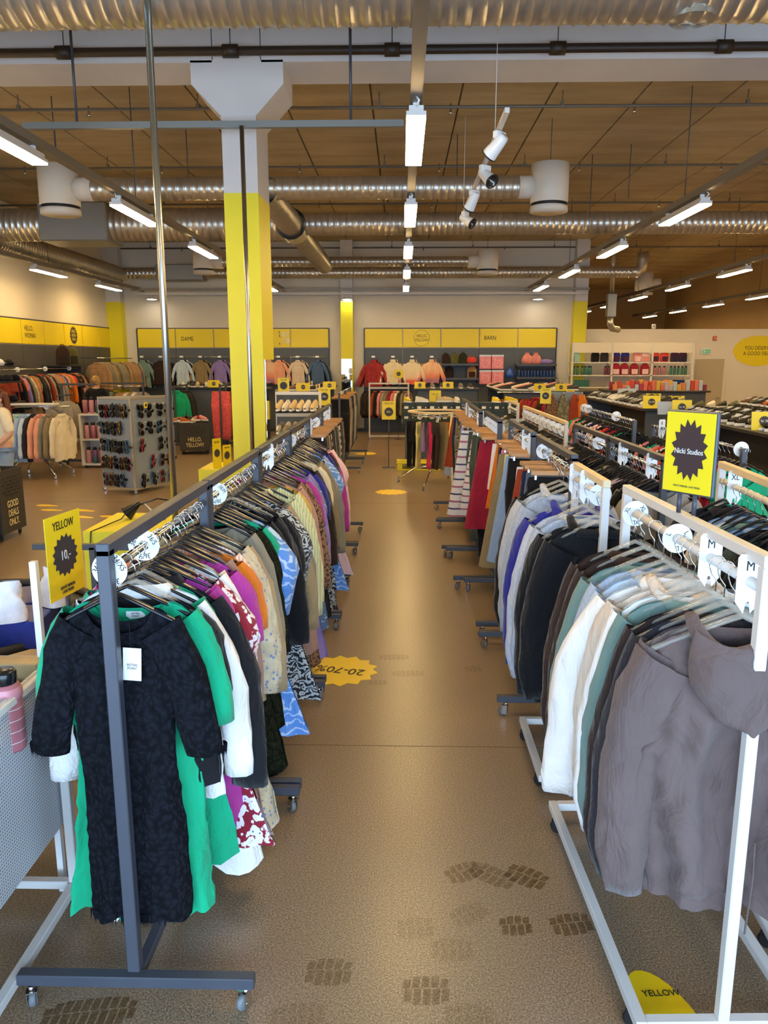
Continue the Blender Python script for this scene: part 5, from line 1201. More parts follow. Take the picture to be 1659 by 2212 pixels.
# sunglasses stand: three perforated panels round a triangle
A_, B_, C_ = Vector((-4.86, 12.25, 0)), Vector((-4.22, 11.88, 0)), Vector((-3.86, 12.85, 0))
ss = thing('sunglasses_stand', 'grey perforated rolling stand covered with sunglasses', 'display stand', (B_.x, B_.y, 0))
perf_grey = perforated('perforated_grey_sheet', '#8f9aa3', '#6a747c', 40, 'xz')
sg_lens = plain('dark_lens', '#15120f', .08); sg_frames = [plain('black_frame', '#151313', .25), plain('brown_frame', '#5a3a1e', .25), plain('red_frame', '#a02020', .25), plain('gold_frame', '#b08a3a', .25, .8), plain('blue_frame', '#3a6a8c', .25)]
def glasses_mesh():
    f = MB(); le = MB()
    for s in (-1, 1):
        le.lathe([(0, 0), (.024, 0)], 10, (s * .034, 0, 0), axis='Y', sx=.85, sy=1.0)
        f.lathe([(.024, -.003), (.029, -.003), (.029, .003), (.024, .003)], 10, (s * .034, 0, 0), axis='Y', sx=.85, sy=1.0)
        f.tube([(s * .064, .002, .01), (s * .060, .014, .0), (s * .0, .016, -.01 * s)], .004, 4)
    f.tube([(-.012, 0, .006), (.012, 0, .006)], .003, 5)
    le.box((.0, -.004, .05), (.022, .001, .03))
    return f.mesh('sunglasses', sg_frames[0]), le.mesh('lenses', sg_lens)
SG = glasses_mesh()
hook_sg = MB().tube([(0, 0, .02), (0, -.14, .03)], .003, 4).mesh('display_hook', chrome)
def stand_panel(P, Q, cols, rows, nper, tagname):
    d = Q - P; L = d.length; rz = math.atan2(d.y, d.x)
    pn = put('panel', MB().box2((0, -.008, .07), (L, .008, 1.50)).mesh('panel', perf_grey), ss, (P.x - B_.x, P.y - B_.y, 0), (0, 0, rz))
    for xx in (0, L): MB().box2((xx - .014, -.014, .06), (xx + .014, .014, 1.52)).build('frame_post', galv, pn)
    MB().box2((0, -.014, 1.49), (L, .014, 1.52)).build('frame_rail', galv, pn); MB().box2((0, -.014, .06), (L, .014, .09)).build('frame_rail', galv, pn)
    rq = random.Random(cols)
    dr = d.normalized(); nrm = Vector((dr.y, -dr.x, 0)); cnt = 1
    for r in range(rows):
        for c in range(cols):
            if rq.random() < .06: continue
            base = P + dr * (L * (c + .75) / (cols + .5)) + nrm * .03
            z = 1.38 - r * .275
            put('display_hook', hook_sg, pn, (L * (c + .75) / (cols + .5), -.008, z))
            for j in range(nper):
                p = base + nrm * (.035 * j) + dr * rq.uniform(-.012, .012)
                g = put('sunglasses', SG[0], None, (p.x, p.y, z - .06 - rq.uniform(0, .03)), (rq.uniform(-.2, .2), PI / 2 + rq.uniform(-.25, .25), rz + rq.uniform(-.4, .4)), rq.choice(sg_frames[:1] * 3 + sg_frames[1:])); g.scale = (1.65,) * 3
                tag(g, 'pair of sunglasses on the stand, %s face, %s row from top, %s in the row' % (tagname, ONES[r + 1], ordinal(c * nper + j + 1)), 'sunglasses', 'sunglasses on the ' + tagname + ' face')
                put('lenses', SG[1], g); cnt += 1
stand_panel(A_, B_, 5, 5, 2, 'left'); stand_panel(B_, C_, 4, 5, 2, 'right'); stand_panel(C_, A_, 1, 0, 1, 'rear')
for p in (A_, B_, C_): caster(ss, (p.x - B_.x, p.y - B_.y), .4)
price_sign((B_.x + .16, B_.y + .25, 1.35), math.atan2(.97, .36), .08, .09, 'tiny yellow price card on the sunglasses stand', '', '')
su = thing('bottle_shelf', 'low white shelf unit of coloured bottles beside the sunglasses stand', 'shelf', (-5.95, 15.05, 0))
for s in (-1, 1): MB().box2((s * .34 - .02, -.2, .05), (s * .34 + .02, .2, 1.06)).build('side_panel', white_steel, su)
MB().box2((-.32, .18, .05), (.32, .2, 1.06)).build('back_panel', white_steel, su)
for zq in (.07, .56, 1.05): MB().box2((-.32, -.2, zq - .02), (.32, .18, zq + .015)).build('shelf_board', white_steel, su)
for s in (-1, 1): caster(su, (s * .3, -.15), 0, True)
for r, zq in enumerate((.085, .575, 1.065)):
    for k in range(5):
        bottle((-6.2 + .125 * k, 14.95, zq), bot[(k * 2 + r * 5) % 6] if r != 1 else bot[(0, 4, 0, 3, 4)[k]], 'coloured bottle, %s from the left on the %s of the white unit' % (ordinal(k + 1), ('bottom shelf', 'middle shelf', 'top')[r]), 'bottles on the white unit', None, 1.25)
# ================================================================ people
skin_mat = plain('skin', '#c99a7c', .55)
hair_a = plain('auburn_hair', '#5a2a18', .45, 0, .3, 40); hair_b = plain('blond_hair', '#a5804a', .5, 0, .3, 40)
def skinned(name, pts, edges, mat, parent, sub=2, root=0):
    me = bpy.data.meshes.new(name); me.from_pydata([p[:3] for p in pts], edges, [])
    ob = bpy.data.objects.new(name, me); col.objects.link(ob)
    ob.modifiers.new('Skin', 'SKIN').use_smooth_shade = True
    sv = me.skin_vertices[0].data
    for i, p in enumerate(pts):
        r = p[3]; sv[i].radius = r if isinstance(r, tuple) else (r, r)
        sv[i].use_root = (i == root)
    sd = ob.modifiers.new('Sub', 'SUBSURF'); sd.levels = sub; sd.render_levels = sub
    dg = bpy.context.evaluated_depsgraph_get(); dg.update()
    m2 = bpy.data.meshes.new_from_object(ob.evaluated_get(dg)); bpy.data.objects.remove(ob)
    m2.materials.clear(); m2.materials.append(mat)
    for f in m2.polygons: f.use_smooth = True
    return put(name, m2, parent)
def person(loc, rz, H, label, top_mat, leg_mat, hair_mat, hair_long, arm_l, arm_r, long_sleeve=False, lean=0.0):
    k = H / 1.70; P = thing('person', label, 'person', loc, (0, lean, rz)); S = lambda x, y, z, r: (x * k, y * k, z * k, r * k)
    # facing -y
    pts = [S(0, 0, .95, .13), S(0, 0, 1.12, .115), S(0, 0, 1.30, .135), S(0, .01, 1.43, .09), S(0, .0, 1.49, .052), S(0, -.012, 1.56, .078), S(0, -.01, 1.64, .076)]
    edges = [(i, i + 1) for i in range(6)]
    for s in (-1, 1):
        b = len(pts); pts += [S(s * .09, 0, .88, .095), S(s * .10, -.01, .50, .062), S(s * .10, .02, .12, .04), S(s * .10, -.0, .05, .042), S(s * .105, -.13, .03, .035)]
        edges += [(0, b), (b, b + 1), (b + 1, b + 2), (b + 2, b + 3), (b + 3, b + 4)]
    for s, arm in ((-1, arm_l), (1, arm_r)):
        b = len(pts); pts += [S(s * .165, .01, 1.40, .058)] + [S(s * p[0], p[1], p[2], r) for p, r in zip(arm, (.045, .032, .027))]
        edges += [(3, b), (b, b + 1), (b + 1, b + 2), (b + 2, b + 3)]
        wv = Vector(pts[b + 2][:3]); hv = Vector(pts[b + 3][:3]); d = (hv - wv).normalized(); sd = d.cross(Vector((1, 0, 0.01))).normalized()
        for q, fl_ in enumerate((.062, .072, .075, .066)):
            o = hv + sd * ((q - 1.5) * .019 * k); f0 = len(pts)
            e1 = o + d * fl_ * .55 * k; e2 = o + d * fl_ * k + Vector((0, -.012 * k, 0))
            pts += [(e1.x, e1.y, e1.z, .009 * k), (e2.x, e2.y, e2.z, .007 * k)]; edges += [(b + 3, f0), (f0, f0 + 1)]
        th = hv - d * .02 * k - sd * .035 * k; f0 = len(pts); te = th + d * .035 * k - sd * .012 * k
        pts += [(th.x, th.y, th.z, .011 * k), (te.x, te.y, te.z, .008 * k)]; edges += [(b + 3, f0), (f0, f0 + 1)]
    skinned('body', pts, edges, skin_mat, P)
    # clothes follow the same joints with larger radii
    ct = [S(0, 0, .90, .155), S(0, 0, 1.10, .15), S(0, 0, 1.30, .155), S(0, .01, 1.435, .095)]
    ce = [(0, 1), (1, 2), (2, 3)]
    for s, arm in ((-1, arm_l), (1, arm_r)):
        b = len(ct); ct += [S(s * .17, .01, 1.40, .075), S(s * arm[0][0], arm[0][1], arm[0][2], .066)]; ce += [(3, b), (b, b + 1)]
        if long_sleeve: ct.append(S(s * arm[1][0], arm[1][1], arm[1][2], .05)); ce.append((b + 1, b + 2))
    skinned('blouse' if not long_sleeve else 'sweater', ct, ce, top_mat, P)
    lp = [S(0, 0, .96, .145)]; le = []
    for s in (-1, 1):
        b = len(lp); lp += [S(s * .09, 0, .86, .108), S(s * .10, -.01, .50, .078), S(s * .10, .02, .10, .062)]; le += [(0, b), (b, b + 1), (b + 1, b + 2)]
    skinned('trousers', lp, le, leg_mat, P)
    for s in (-1, 1): put('shoe', SH[1], P, (s * .105 * k, .07 * k, 0), (0, 0, -PI / 2), white_up)
    h = MB().ball((0, .018 * k, 1.625 * k), .098 * k, 16, 10, (.92, 1.0, 1.12))
    hair = h.build('hair', hair_mat, P)
    if hair_long:
        MB().grid(lambda u, v: (.1 * k * math.cos(PI * u) * (1 + .25 * v), (.03 + .085 * math.sin(PI * u) + .03 * v) * k + .008 * math.sin(20 * u), (1.64 - .36 * v) * k + .01 * math.sin(14 * u)), 18, 8).build('hair_lengths', hair_mat, P)
    else: MB().ball((.02 * k, .13 * k, 1.63 * k), .04 * k, 10, 7).build('hair_bun', hair_mat, P)
    # face
    MB().ball((0, -.035 * k, 1.585 * k), .078 * k, 14, 9, (.86, .8, 1.15)).build('face', skin_mat, P)
    MB().ball((0, -.10 * k, 1.575 * k), .014 * k, 8, 5, (.8, 1, 1.6)).build('nose', skin_mat, P)
    for s in (-1, 1): MB().ball((s * .03 * k, -.093 * k, 1.605 * k), .009 * k, 8, 5, (1.4, .6, .8)).build('eye', ink, P); MB().ball((s * .085 * k, 0, 1.585 * k), .02 * k, 8, 5, (.4, .8, 1.3)).build('ear', skin_mat, P)
    MB().ball((0, -.092 * k, 1.540 * k), .018 * k, 8, 5, (1.2, .5, .35)).build('mouth', plain('lips', '#a0584c', .5), P)
    return P
arm_down = [(.24, .03, 1.13), (.27, -.02, .90), (.275, -.05, .82)]
arm_bent = [(.25, .06, 1.14), (.22, -.14, .98), (.20, -.2, .94)]
pw = aty(2, 900, 10.3)
person((pw.x, 10.3, 0), -.9, 1.68, 'woman in cream blouse with long auburn hair at the left edge', FAB['cream'], FAB['light denim'], hair_a, True, arm_down, arm_bent)
pm_ = aty(213, 900, 16.3)
person((pm_.x, 16.3, 0), PI + .2, 1.74, 'shopper in black sweater with blond tied hair seen from behind', FAB['black'], FAB['denim blue'], hair_b, False, arm_bent, arm_bent, True)

# ================================================================ middle distance left: four way rack, hoodie rack, dark racks
fr4 = thing('four_way_rack', 'chrome rolling rack of long sleeved shirts at left', 'clothes rack', (-6.62, 13.7, 0))
MB().tube([(-.62, -.06, 1.27), (.62, .1, 1.27)], .016, 10).build('hanging_rail', chrome, fr4); MB().box2((-.4, -.1, 1.3), (.4, .16, 1.33)).build('top_board', white_steel, fr4)
MB().tube([(0, 0, .4), (0, 0, 1.27)], .02, 10).build('post', chrome, fr4)
for q, (dx, dy) in enumerate(((-.45, -.4), (.45, -.35), (-.4, .4), (.45, .4))):
    MB().tube([(0, 0, .45), (dx * .4, dy * .4, .36), (dx * .9, dy * .9, .12), (dx, dy, .085)], .014, 8).build('leg', chrome, fr4); caster(fr4, (dx, dy), .5)
for k, f in enumerate(['off white', 'mint', 'pastel blue', 'mint', 'sky blue', 'pastel blue', 'charcoal', 'peach', 'peach', 'taupe grey', 'khaki', 'cream']):
    hang('shirt', f, (-7.12 + .088 * k, 13.62 + .013 * k, 1.27), 1.22 + .07 * (k % 3), '%s shirt, %s from the left on the chrome rack' % (f, ordinal(k + 1)), 'shirts on the chrome rack', None, scale=1.12)
size_disc(-6.4, 13.72, 1.27, None, 'round white disc on the chrome rack of shirts', .9)
hr = thing('hoodie_stand', 'dark post stand of grey hooded sweatshirts', 'clothes rack', (aty(143, 960, 15.2).x, 15.2, 0))
MB().cbox((0, 0, .83), (.045, .045, 1.62), .003).build('post', grey_steel, hr); MB().cbox((.3, 0, 1.62), (.75, .04, .04), .003).build('cross_arm', grey_steel, hr); MB().cbox((0, 0, .10), (.7, .05, .04), .003).build('foot_bar', grey_steel, hr); MB().cbox((0, 0, .10), (.05, .7, .04), .003).build('foot_bar', grey_steel, hr)
for dx, dy in ((-.32, 0), (.32, 0), (0, -.32), (0, .32)): caster(hr, (dx, dy))
MB().cbox((0, .1, 1.40), (.04, .7, .03), .003).build('hanging_arm', grey_steel, hr)
for k in range(4): hang('hoodie', 'warm grey melange', (hr.location.x, 15.0 + .12 * k, 1.40), .25 + .1 * k, 'warm grey hooded sweatshirt, %s from the front on the dark stand' % ordinal(k + 1), 'grey hoodies on the stand', None)
# rack of beige tops behind the sunglasses stand and red trousers
grey_rack(aty(330, 860, 18.6).x, 18.0, 19.2, 'dark rack of beige and green tops behind the sunglasses stand', ang=PI / 2)
rx = aty(330, 860, 18.6).x
for k, f in enumerate(['stone grey', 'off white', 'khaki', 'cream', 'camel', 'camel', 'olive', 'sage green', 'charcoal', 'oat beige', 'taupe grey', 'dark olive']):
    hang('blouse', f, (rx - .06 - .09 * k, 18.0, 1.49), 1.1, '%s blouse, %s from the right on the rack behind the sunglasses' % (f, ordinal(k + 1)), 'blouses behind the sunglasses', None)
grey_rack(aty(372, 870, 17.9).x, 18.1, 19.2, 'dark rack with a green jacket left of the HELLO, YELLOW! crate', zt=1.5)
gx = aty(372, 870, 17.9).x
for k, f in enumerate(['emerald green', 'black', 'charcoal', 'dark olive', 'black']): hang('jacket', f, (gx, 18.2 + .14 * k, 1.49), .5, '%s jacket, %s from the front beside the far crate' % (f, ordinal(k + 1)), 'jackets by the far crate', None)
pr = thing('clothes_rack', 'dark rack with red patterned trousers beside the far crate', 'clothes rack', (aty(480, 960, 18.0).x, 18.0, 0))
MB().cbox((0, 0, .8), (.04, .04, 1.5), .003).build('upright', grey_steel, pr); MB().cbox((0, .3, 1.5), (.04, .7, .04), .003).build('top_bar', grey_steel, pr); MB().cbox((0, 0, .1), (.7, .04, .04), .003).build('foot_bar', grey_steel, pr)
MB().cbox((0, .6, .8), (.04, .04, 1.5), .003).build('upright', grey_steel, pr); MB().cbox((0, .6, .1), (.7, .04, .04), .003).build('foot_bar', grey_steel, pr)
for dx in (-.3, .3): caster(pr, (dx, 0)); caster(pr, (dx, .6))
for k, f in enumerate(['red ring print', 'red ring print', 'rust', 'dark brown']): hang('wide_trousers', f, (pr.location.x, 18.02 + .09 * k, 1.50), .1, '%s trousers, %s from the front beside the far crate' % (f, ordinal(k + 1)), 'trousers by the far crate', None, scale=1.15)
# far trouser rack left of the aisle end
grey_rack(-1.15, 14.2, 15.6, 'dark rack of trousers at the far left of the aisle, nearer one', top=False, zt=1.5); grey_rack(-1.15, 15.7, 17.0, 'dark rack of trousers at the far left of the aisle, farther one', top=False, zt=1.5)
tc_ = ['black', 'espresso brown', 'cream', 'dark grey', 'camel', 'stone grey', 'denim blue', 'black', 'charcoal', 'navy']
for k in range(20):
    y = 14.28 + .135 * k
    if 15.55 < y < 15.76: continue
    f = tc_[k % 10]; hang('wide_trousers', f, (-1.15, y, 1.49), .1 * math.sin(k * 2.1), '%s trousers, %s from the near end of the far left trouser racks' % (f, ordinal(k + 1)), 'trousers on the far left racks', 'wooden clip', 'wooden hanger, %s from the near end of the far left trouser racks' % ordinal(k + 1), 'hangers on the far left trouser racks')
# ================================================================ round rack, pallet, sign stand
rdx, rdy = aty(945, 890, 12.95).x, 12.95
zrr = aty(945, 900, 12.6).z
ro = thing('round_rack', 'round chrome rack with pale wooden ring and colourful trousers in the aisle', 'clothes rack', (rdx, rdy, 0))
ringp = [(.43 * math.cos(2 * PI * i / 40), .43 * math.sin(2 * PI * i / 40), zrr) for i in range(41)]
MB().tube(ringp, .014, 8, False).build('chrome_ring', chrome, ro); MB().lathe([(.50, zrr + .05), (.50, zrr + .075), (.40, zrr + .075), (.40, zrr + .05), (.50, zrr + .05)], 40, smooth=False).build('wooden_ring', cream_wood, ro)
MB().tube([(0, 0, .3), (0, 0, zrr)], .02, 8).build('post', chrome, ro)
for q in range(4):
    a = -PI / 2 - .35 + q * PI / 2; c, s = math.cos(a), math.sin(a)
    MB().tube([(0, 0, zrr), (c * .43, s * .43, zrr)], .01, 6).build('spoke', chrome, ro); MB().tube([(0, 0, .34), (c * .4, s * .4, .26), (c * .62, s * .62, .10), (c * .7, s * .7, .085)], .014, 8).build('leg', chrome, ro); caster(ro, (c * .7, s * .7), a)
rc = ['black', 'black', 'pale yellow', 'lavender', 'hot pink', 'dark brown', 'khaki', 'orange', 'espresso brown', 'pale yellow', 'black', 'black', 'charcoal', 'black', 'dark grey', 'black']
for k, f in enumerate(rc):
    a = PI + .25 + k * (PI - .1) / 12.5
    kd = 'shorts' if k in (1, 9) else ('skirt' if k % 4 == 3 else 'trousers')
    hang(kd, f, (rdx + .43 * math.cos(a), rdy + .43 * math.sin(a), zrr), a + PI * .0 + .5, '%s %s, %s from the left round the chrome ring' % (f, GNAME[kd], ordinal(k + 1)), 'trousers on the round rack', None, scale=.78)
size_disc(rdx - .3, rdy - .32, zrr, 'L', 'round white disc on the round chrome rack, left one', .7); size_disc(rdx + .02, rdy - .44, zrr, 'S', 'round white disc on the round chrome rack, front one', 1.3)
pl_ = thing('pallet', 'yellow painted pallet on the floor behind the round rack', 'pallet', (.33, 14.95, 0))
for q in (-.36, 0, .36): MB().cbox((q, 0, .07), (.1, .6, .1), .004).build('block', yellow, pl_)
for q in range(5): MB().cbox((0, -.25 + .125 * q, .135), (.84, .09, .02), .003).build('top_slat', yellow, pl_)
for q in (-.25, .25): MB().cbox((0, q, .01), (.84, .09, .02), .003).build('bottom_slat', yellow, pl_)
sst = thing('sign_stand', 'tall yellow price sign stand reading YELLOW 350 in the aisle', 'sign', (-.25, 15.04, 0))
MB().lathe([(0, .012), (.13, .012), (.14, 0)], 24, sy=.7).build('base', grey_steel, sst); MB().tube([(0, 0, .01), (0, 0, 1.0)], .008, 8).build('pole', grey_steel, sst)
MB().box((0, -.012, 1.13), (.27, .006, .36)).build('card', yellow_card, sst); star_print(sst, (0, -.0165, 1.10), .095); lettering('YELLOW', .06, ink, sst, (0, -.0165, 1.265), xs=.75); lettering('350,-', .058, white_ink, sst, (0, -.0185, 1.10), xs=.85)
# ================================================================ tables with shoes, boxes
def shop_table(x0, x1, y0, y1, z, label, mat=None, lower=True, name='shoe_table', cat='table'):
    t = thing(name, label, cat, ((x0 + x1) / 2, (y0 + y1) / 2, 0)); w, l = (x1 - x0) / 2, (y1 - y0) / 2
    MB().cbox((0, 0, z - .02), (2 * w, 2 * l, .04), .006).build('table_top', mat or black_shelf, t)
    for s in (-1, 1):
        MB().box((0, s * (l - .1), (z - .04) / 2), (2 * w - .16, .04, z - .04)).build('end_panel', slate_panel, t)
        if lower: MB().box((s * (w * .5), 0, z * .55), (w * .8, 2 * l - .24, .03)).build('shelf_board', slate_panel, t)
    MB().box((0, 0, (z - .04) / 2), (.04, 2 * l - .26, z - .06)).build('spine_panel', crate_dark, t)
    return t
def shoe_row(x0, x1, y0, y1, z, nx, ny, mats, where, rz=PI, stripes=False, detail=True, sole=None, jit=.15):
    rq = random.Random(int(x0 * 31 + y0 * 7)); n = 1
    for j in range(ny):
        for i in range(nx):
            x = x0 + (x1 - x0) * (i + .5) / nx; y = y0 + (y1 - y0) * (j + .5) / ny
            shoe((x, y, z), rz + rq.uniform(-jit, jit), mats[(i + j * nx) % len(mats)] if len(mats) > 1 else mats[0], 'shoe on the %s, row %s, %s from its left end' % (where, ordinal(j + 1), ordinal(i + 1)), 'shoes on the ' + where, sole, stripes, detail)
zt_ = 1.42
shop_table(-2.95, -1.75, 16.9, 21.0, zt_, 'long dark shoe table behind the yellow column'); shoe_row(-2.6, -1.7, 17.2, 20.8, zt_, 2, 12, [brown_up, black_up, white_up, cream_up, black_up], 'table behind the column', -PI + .2, detail=False)
shop_table(-6.0, -4.4, 19.3, 20.5, zt_, 'dark shoe table at the back left under the blue shirts'); shoe_row(-5.7, -4.3, 19.4, 20.4, zt_, 6, 2, [white_up, black_up, black_up, cream_up], 'back left shoe table', -PI / 2 + .4, detail=False)
for k, (u, v, y, lab) in enumerate(((462, 838, 19.25, 'left of the column'), (655, 846, 16.95, 'right of the column'), (712, 842, 18.0, 'nearest the aisle'))):
    p = aty(u, v, y); price_sign((p.x, y, zt_ ), 0, .30, .18, 'wide yellow size sign on shoe table ' + lab, '', 'Str 37', None, -.1)
price_sign(aty(613, 850, 13.5), 0, .2, .27, 'upright yellow price sign above the cream shoes', 'YELLOW', '', pole=True)
price_sign(aty(701, 876, 12.6), 0, .2, .29, 'upright yellow price sign at the right of the cream shoe shelf', 'YELLOW', '150,-', pole=True)
# sloping mesh shoe shelf
ms = thing('shoe_shelf', 'white framed shelf with sloping mesh trays of cream shoes', 'shelf', (-1.66, 12.0, 0))
for s in (-1, 1): MB().box2((s * .36 - .015, .28, .05), (s * .36 + .015, .32, 1.60)).build('post', white_steel, ms)
MB().box2((-.36, .285, 1.55), (.36, .315, 1.60)).build('cross_bar', white_steel, ms); MB().box2((-.37, -.3, .03), (.37, .33, .08)).build('base', grey_steel, ms)
mesh_tray = perforated('wire_mesh_tray', '#8a8782', '#3a3835', 45, 'xy')
for r, zq in enumerate((1.30, .95, .6)):
    t = MB().box((0, 0, 0), (.74, .62, .012)).build('tray', mesh_tray, ms, (0, 0, zq), (.12, 0, 0)); MB().box((0, -.31, .01), (.74, .012, .05)).build('tray_lip', galv, t)
    for j in range(2):
        for i in range(6):
            shoe((-1.66 - .27 + .11 * i, 12.24 - .27 * j + .1, zq + .012 + (.24 - .27 * j + .1) * .12), -PI / 2, [cream_up, white_up, cream_up][i % 3] if r == 0 else [grey_up, white_up, cream_up, brown_up][(i + j) % 4], 'shoe on tray %s of the mesh shoe shelf, row %s, %s from the left' % (ordinal(r + 1), ordinal(j + 1), ordinal(i + 1)), 'shoes on the mesh shelf', None, False, False, rot=(0, -.12 * 0, -PI / 2))
# green shoe boxes on a table behind the round rack
green_box = plain('dark_green_shoe_box', '#26352f', .5, 0, .05, 5)
shop_table(.0, 2.35, 15.4, 16.5, .86, 'low dark table carrying rows of dark green shoe boxes', lower=False)
for r in range(2):
    for k in range(9):
        x = .02 + .258 * k; b = card_box((x, 15.42, .861 + .2 * r), (x + .25, 15.78, 1.058 + .2 * r), green_box, 'dark green shoe box, %s from the left in the %s layer' % (ordinal(k + 1), ('lower', 'upper')[r]), 'shoe box', 'shoe_box', 'dark green shoe boxes')
        MB().box((-.05, -.1815, .10), (.08, .002, .05)).build('label_sticker', white_ink, b); MB().lathe([(0, 0), (.012, 0)], 10).build('finger_hole', white_ink, b, (.08, -.182, .1), (PI / 2, 0, 0)); MB().box((0, 0, .18), (.254, .364, .035)).build('lid', green_box, b)
for k, (u, m) in enumerate(((876, yellow_up), (898, white_up), (942, cream_up), (956, cream_up), (985, white_up), (1066, yellow_up), (1090, yellow_up))):
    shoe((aty(u, 868, 15.6).x, 15.62, 1.2605), (-1.2, -.4, .2, .3, -1.4, -1.2, .2)[k], m, 'sneaker standing on the green shoe boxes, %s from the left' % ordinal(k + 1), 'sneakers on the green boxes')
shop_table(.3, 1.9, 18.6, 19.6, 1.42, 'dark table with caps and signs behind the green shoe boxes'); shoe_row(.4, 1.8, 18.7, 19.5, 1.42, 6, 2, [black_up, grey_up, black_up], 'dark table behind the green boxes', -PI / 2, detail=False)
for u, lab in ((907, 'left one on the table behind the green boxes'), (968, 'right one on the table behind the green boxes')): price_sign((aty(u, 840, 18.55).x, 18.62, 1.42), 0, .26, .16, 'wide yellow sign, ' + lab, '', 'Str 34')
price_sign((aty(940, 872, 15.9).x, 15.95, .86), 0, .24, .62, 'upright yellow price sign reading YELLOW 17 behind the sneakers', 'YELLOW', '17,-')
shop_table(2.2, 4.4, 17.2, 20.6, 1.42, 'large dark table right of the green shoe boxes'); shoe_row(2.3, 4.2, 17.4, 20.4, 1.42, 5, 7, [black_up, black_up, pink_up, white_up], 'large dark table', PI - .3, detail=False)
for k, u in enumerate((1167, 1213)): price_sign((aty(u, 838, 17.2).x, 17.25, 1.42), 0, .26, .16, 'wide yellow sign on the large dark table, %s one' % ('left', 'right')[k], '', 'Str 38')
price_sign((aty(1232, 848, 15.8).x, 15.8, 1.30), 0, .16, .2, 'small yellow sign at the right end of the scarf panel', 'YELLOW', '', pole=True)
# clothes hanging below those tables
zz = 1.40
for k in range(14):
    f = ['rust', 'dark brown', 'wine red', 'dark olive', 'rust', 'wine red', 'wine red'][k % 7]
    kd = 'jacket' if k > 5 else 'blouse'
    hang(kd, f, (2.25 + .11 * k, 16.9, zz), .9, '%s %s, %s from the left below the large dark table' % (f, kd, ordinal(k + 1)), 'jackets below the large dark table', None)
tag(MB().tube([(2.1, 16.9, zz), (3.8, 16.9, zz)], .014, 8).box((2.1, 17.05, zz), (.03, .34, .03)).box((3.8, 17.05, zz), (.03, .34, .03)).build('hanging_rail', chrome), 'chrome rail of rust and wine jackets in front of the large dark table', 'rail')
# scarf panel
xs0, xs1 = aty(1186, 850, 13.2).x, aty(1262, 850, 13.2).x
sc_ = thing('scarf_display', 'slate blue free standing panel with hanging scarves', 'display stand', ((xs0 + xs1) / 2, 13.3, 0)); w = (xs1 - xs0) / 2
MB().box2((-w, -.02, .05), (w, .02, 1.56)).build('panel', plain('pale_slate_board', '#7d8a96', .5), sc_); MB().box2((-w, -.25, 0), (-w + .04, .25, .05)).build('foot', grey_steel, sc_); MB().box2((w - .04, -.25, 0), (w, .25, .05)).build('foot', grey_steel, sc_)
for k, (u, f) in enumerate(((1194, 'leopard'), (1218, 'camouflage'), (1243, 'rust'), (1258, 'orange'))):
    x = aty(u, 860, 13.1).x; z0 = aty(u, 846, 13.1).z
    s = MB().grid(lambda uu, v: ((.03 + .09 * math.sin(min(1, v * 1.6) * PI / 2)) * math.cos(2 * PI * uu) + .012 * math.sin(8 * uu * PI + 6 * v), (.03 + .03 * v) * math.sin(2 * PI * uu), -.62 * v), 16, 10, True, True).build('scarf', FAB[f], None, (x, 13.12, z0 - .05)); tag(s, '%s scarf, %s from the left on the slate panel' % (f, ordinal(k + 1)), 'scarf', 'scarves on the slate panel')
    MB().tube([(0, .14, .03), (0, 0, .03), (0, 0, 0)], .006, 6).build('hook', chrome, s)
price_sign(aty(1178, 872, 13.0), 0, .18, .26, 'upright yellow price sign reading 50 beside the scarves', 'YELLOW', '50,-', pole=True)
# right shoe gondolas
shop_table(3.42, 4.5, 11.0, 14.7, 1.42, 'dark shoe table with white sneakers, right middle distance'); shop_table(3.42, 4.6, 6.6, 10.0, 1.42, 'dark shoe table with black striped sneakers at the right edge')
shoe_row(3.45, 3.95, 11.15, 14.6, 1.42, 1, 15, [white_up, white_up, black_up, grey_up, black_up, black_up, grey_up, white_up], 'white sneaker table, front line', PI + .5, True); shoe_row(4.0, 4.4, 11.15, 14.6, 1.42, 1, 12, [black_up, grey_up, black_up], 'white sneaker table, back line', PI + .5, False, False)
shoe_row(3.5, 4.0, 6.7, 9.9, 1.42, 1, 20, [black_up], 'black sneaker table, front line', PI + .55, True, jit=.3); shoe_row(4.0, 4.5, 6.7, 9.9, 1.42, 1, 18, [black_up], 'black sneaker table, back line', PI + .55, True, jit=.3)
for u, v, y, lab, t_ in ((1640, 928, 7.6, 'at the right edge on the black sneakers', 'Str 38'), (1472, 884, 9.85, 'at the far end of the black sneakers', 'Str 40'), (1378, 878, 11.05, 'at the near end of the white sneakers', 'Str 40'), (1412, 862, 13.2, 'behind the white sneakers', ''), (1462, 862, 12.3, 'farther right behind the white sneakers', '')):
    p = aty(u, v, y); price_sign((max(3.56, p.x), y, 1.42), -.12, .24, .18 if t_ else .12, 'yellow size sign ' + lab, '' if t_ else 'YELLOW', t_, None, -.15)
for k, (u, v, y) in enumerate(((1450, 886, 10.0), (1355, 846, 14.6))): p = aty(u, v, y); tag(MB().box((0, 0, .07), (.34, .012, .17)).build('blank_card', plain('pale_blue_card', '#aab6c4', .4), None, (p.x, y, 1.42), (-.3, 0, 0)), 'blank pale blue card leaning on the %s sneakers' % ('black', 'white')[k], 'card')
shop_table(5.3, 6.9, 10.6, 12.4, 1.42, 'dark table of orange and green shoes at the far right edge'); shoe_row(5.4, 6.3, 10.7, 12.3, 1.42, 3, 8, [orange_up, brown_up, green_up, black_up], 'far right shoe table', PI + .4)
shop_table(5.2, 6.4, 14.2, 15.0, 1.10, 'dark table with stacked dark shoe boxes before the door', lower=False)
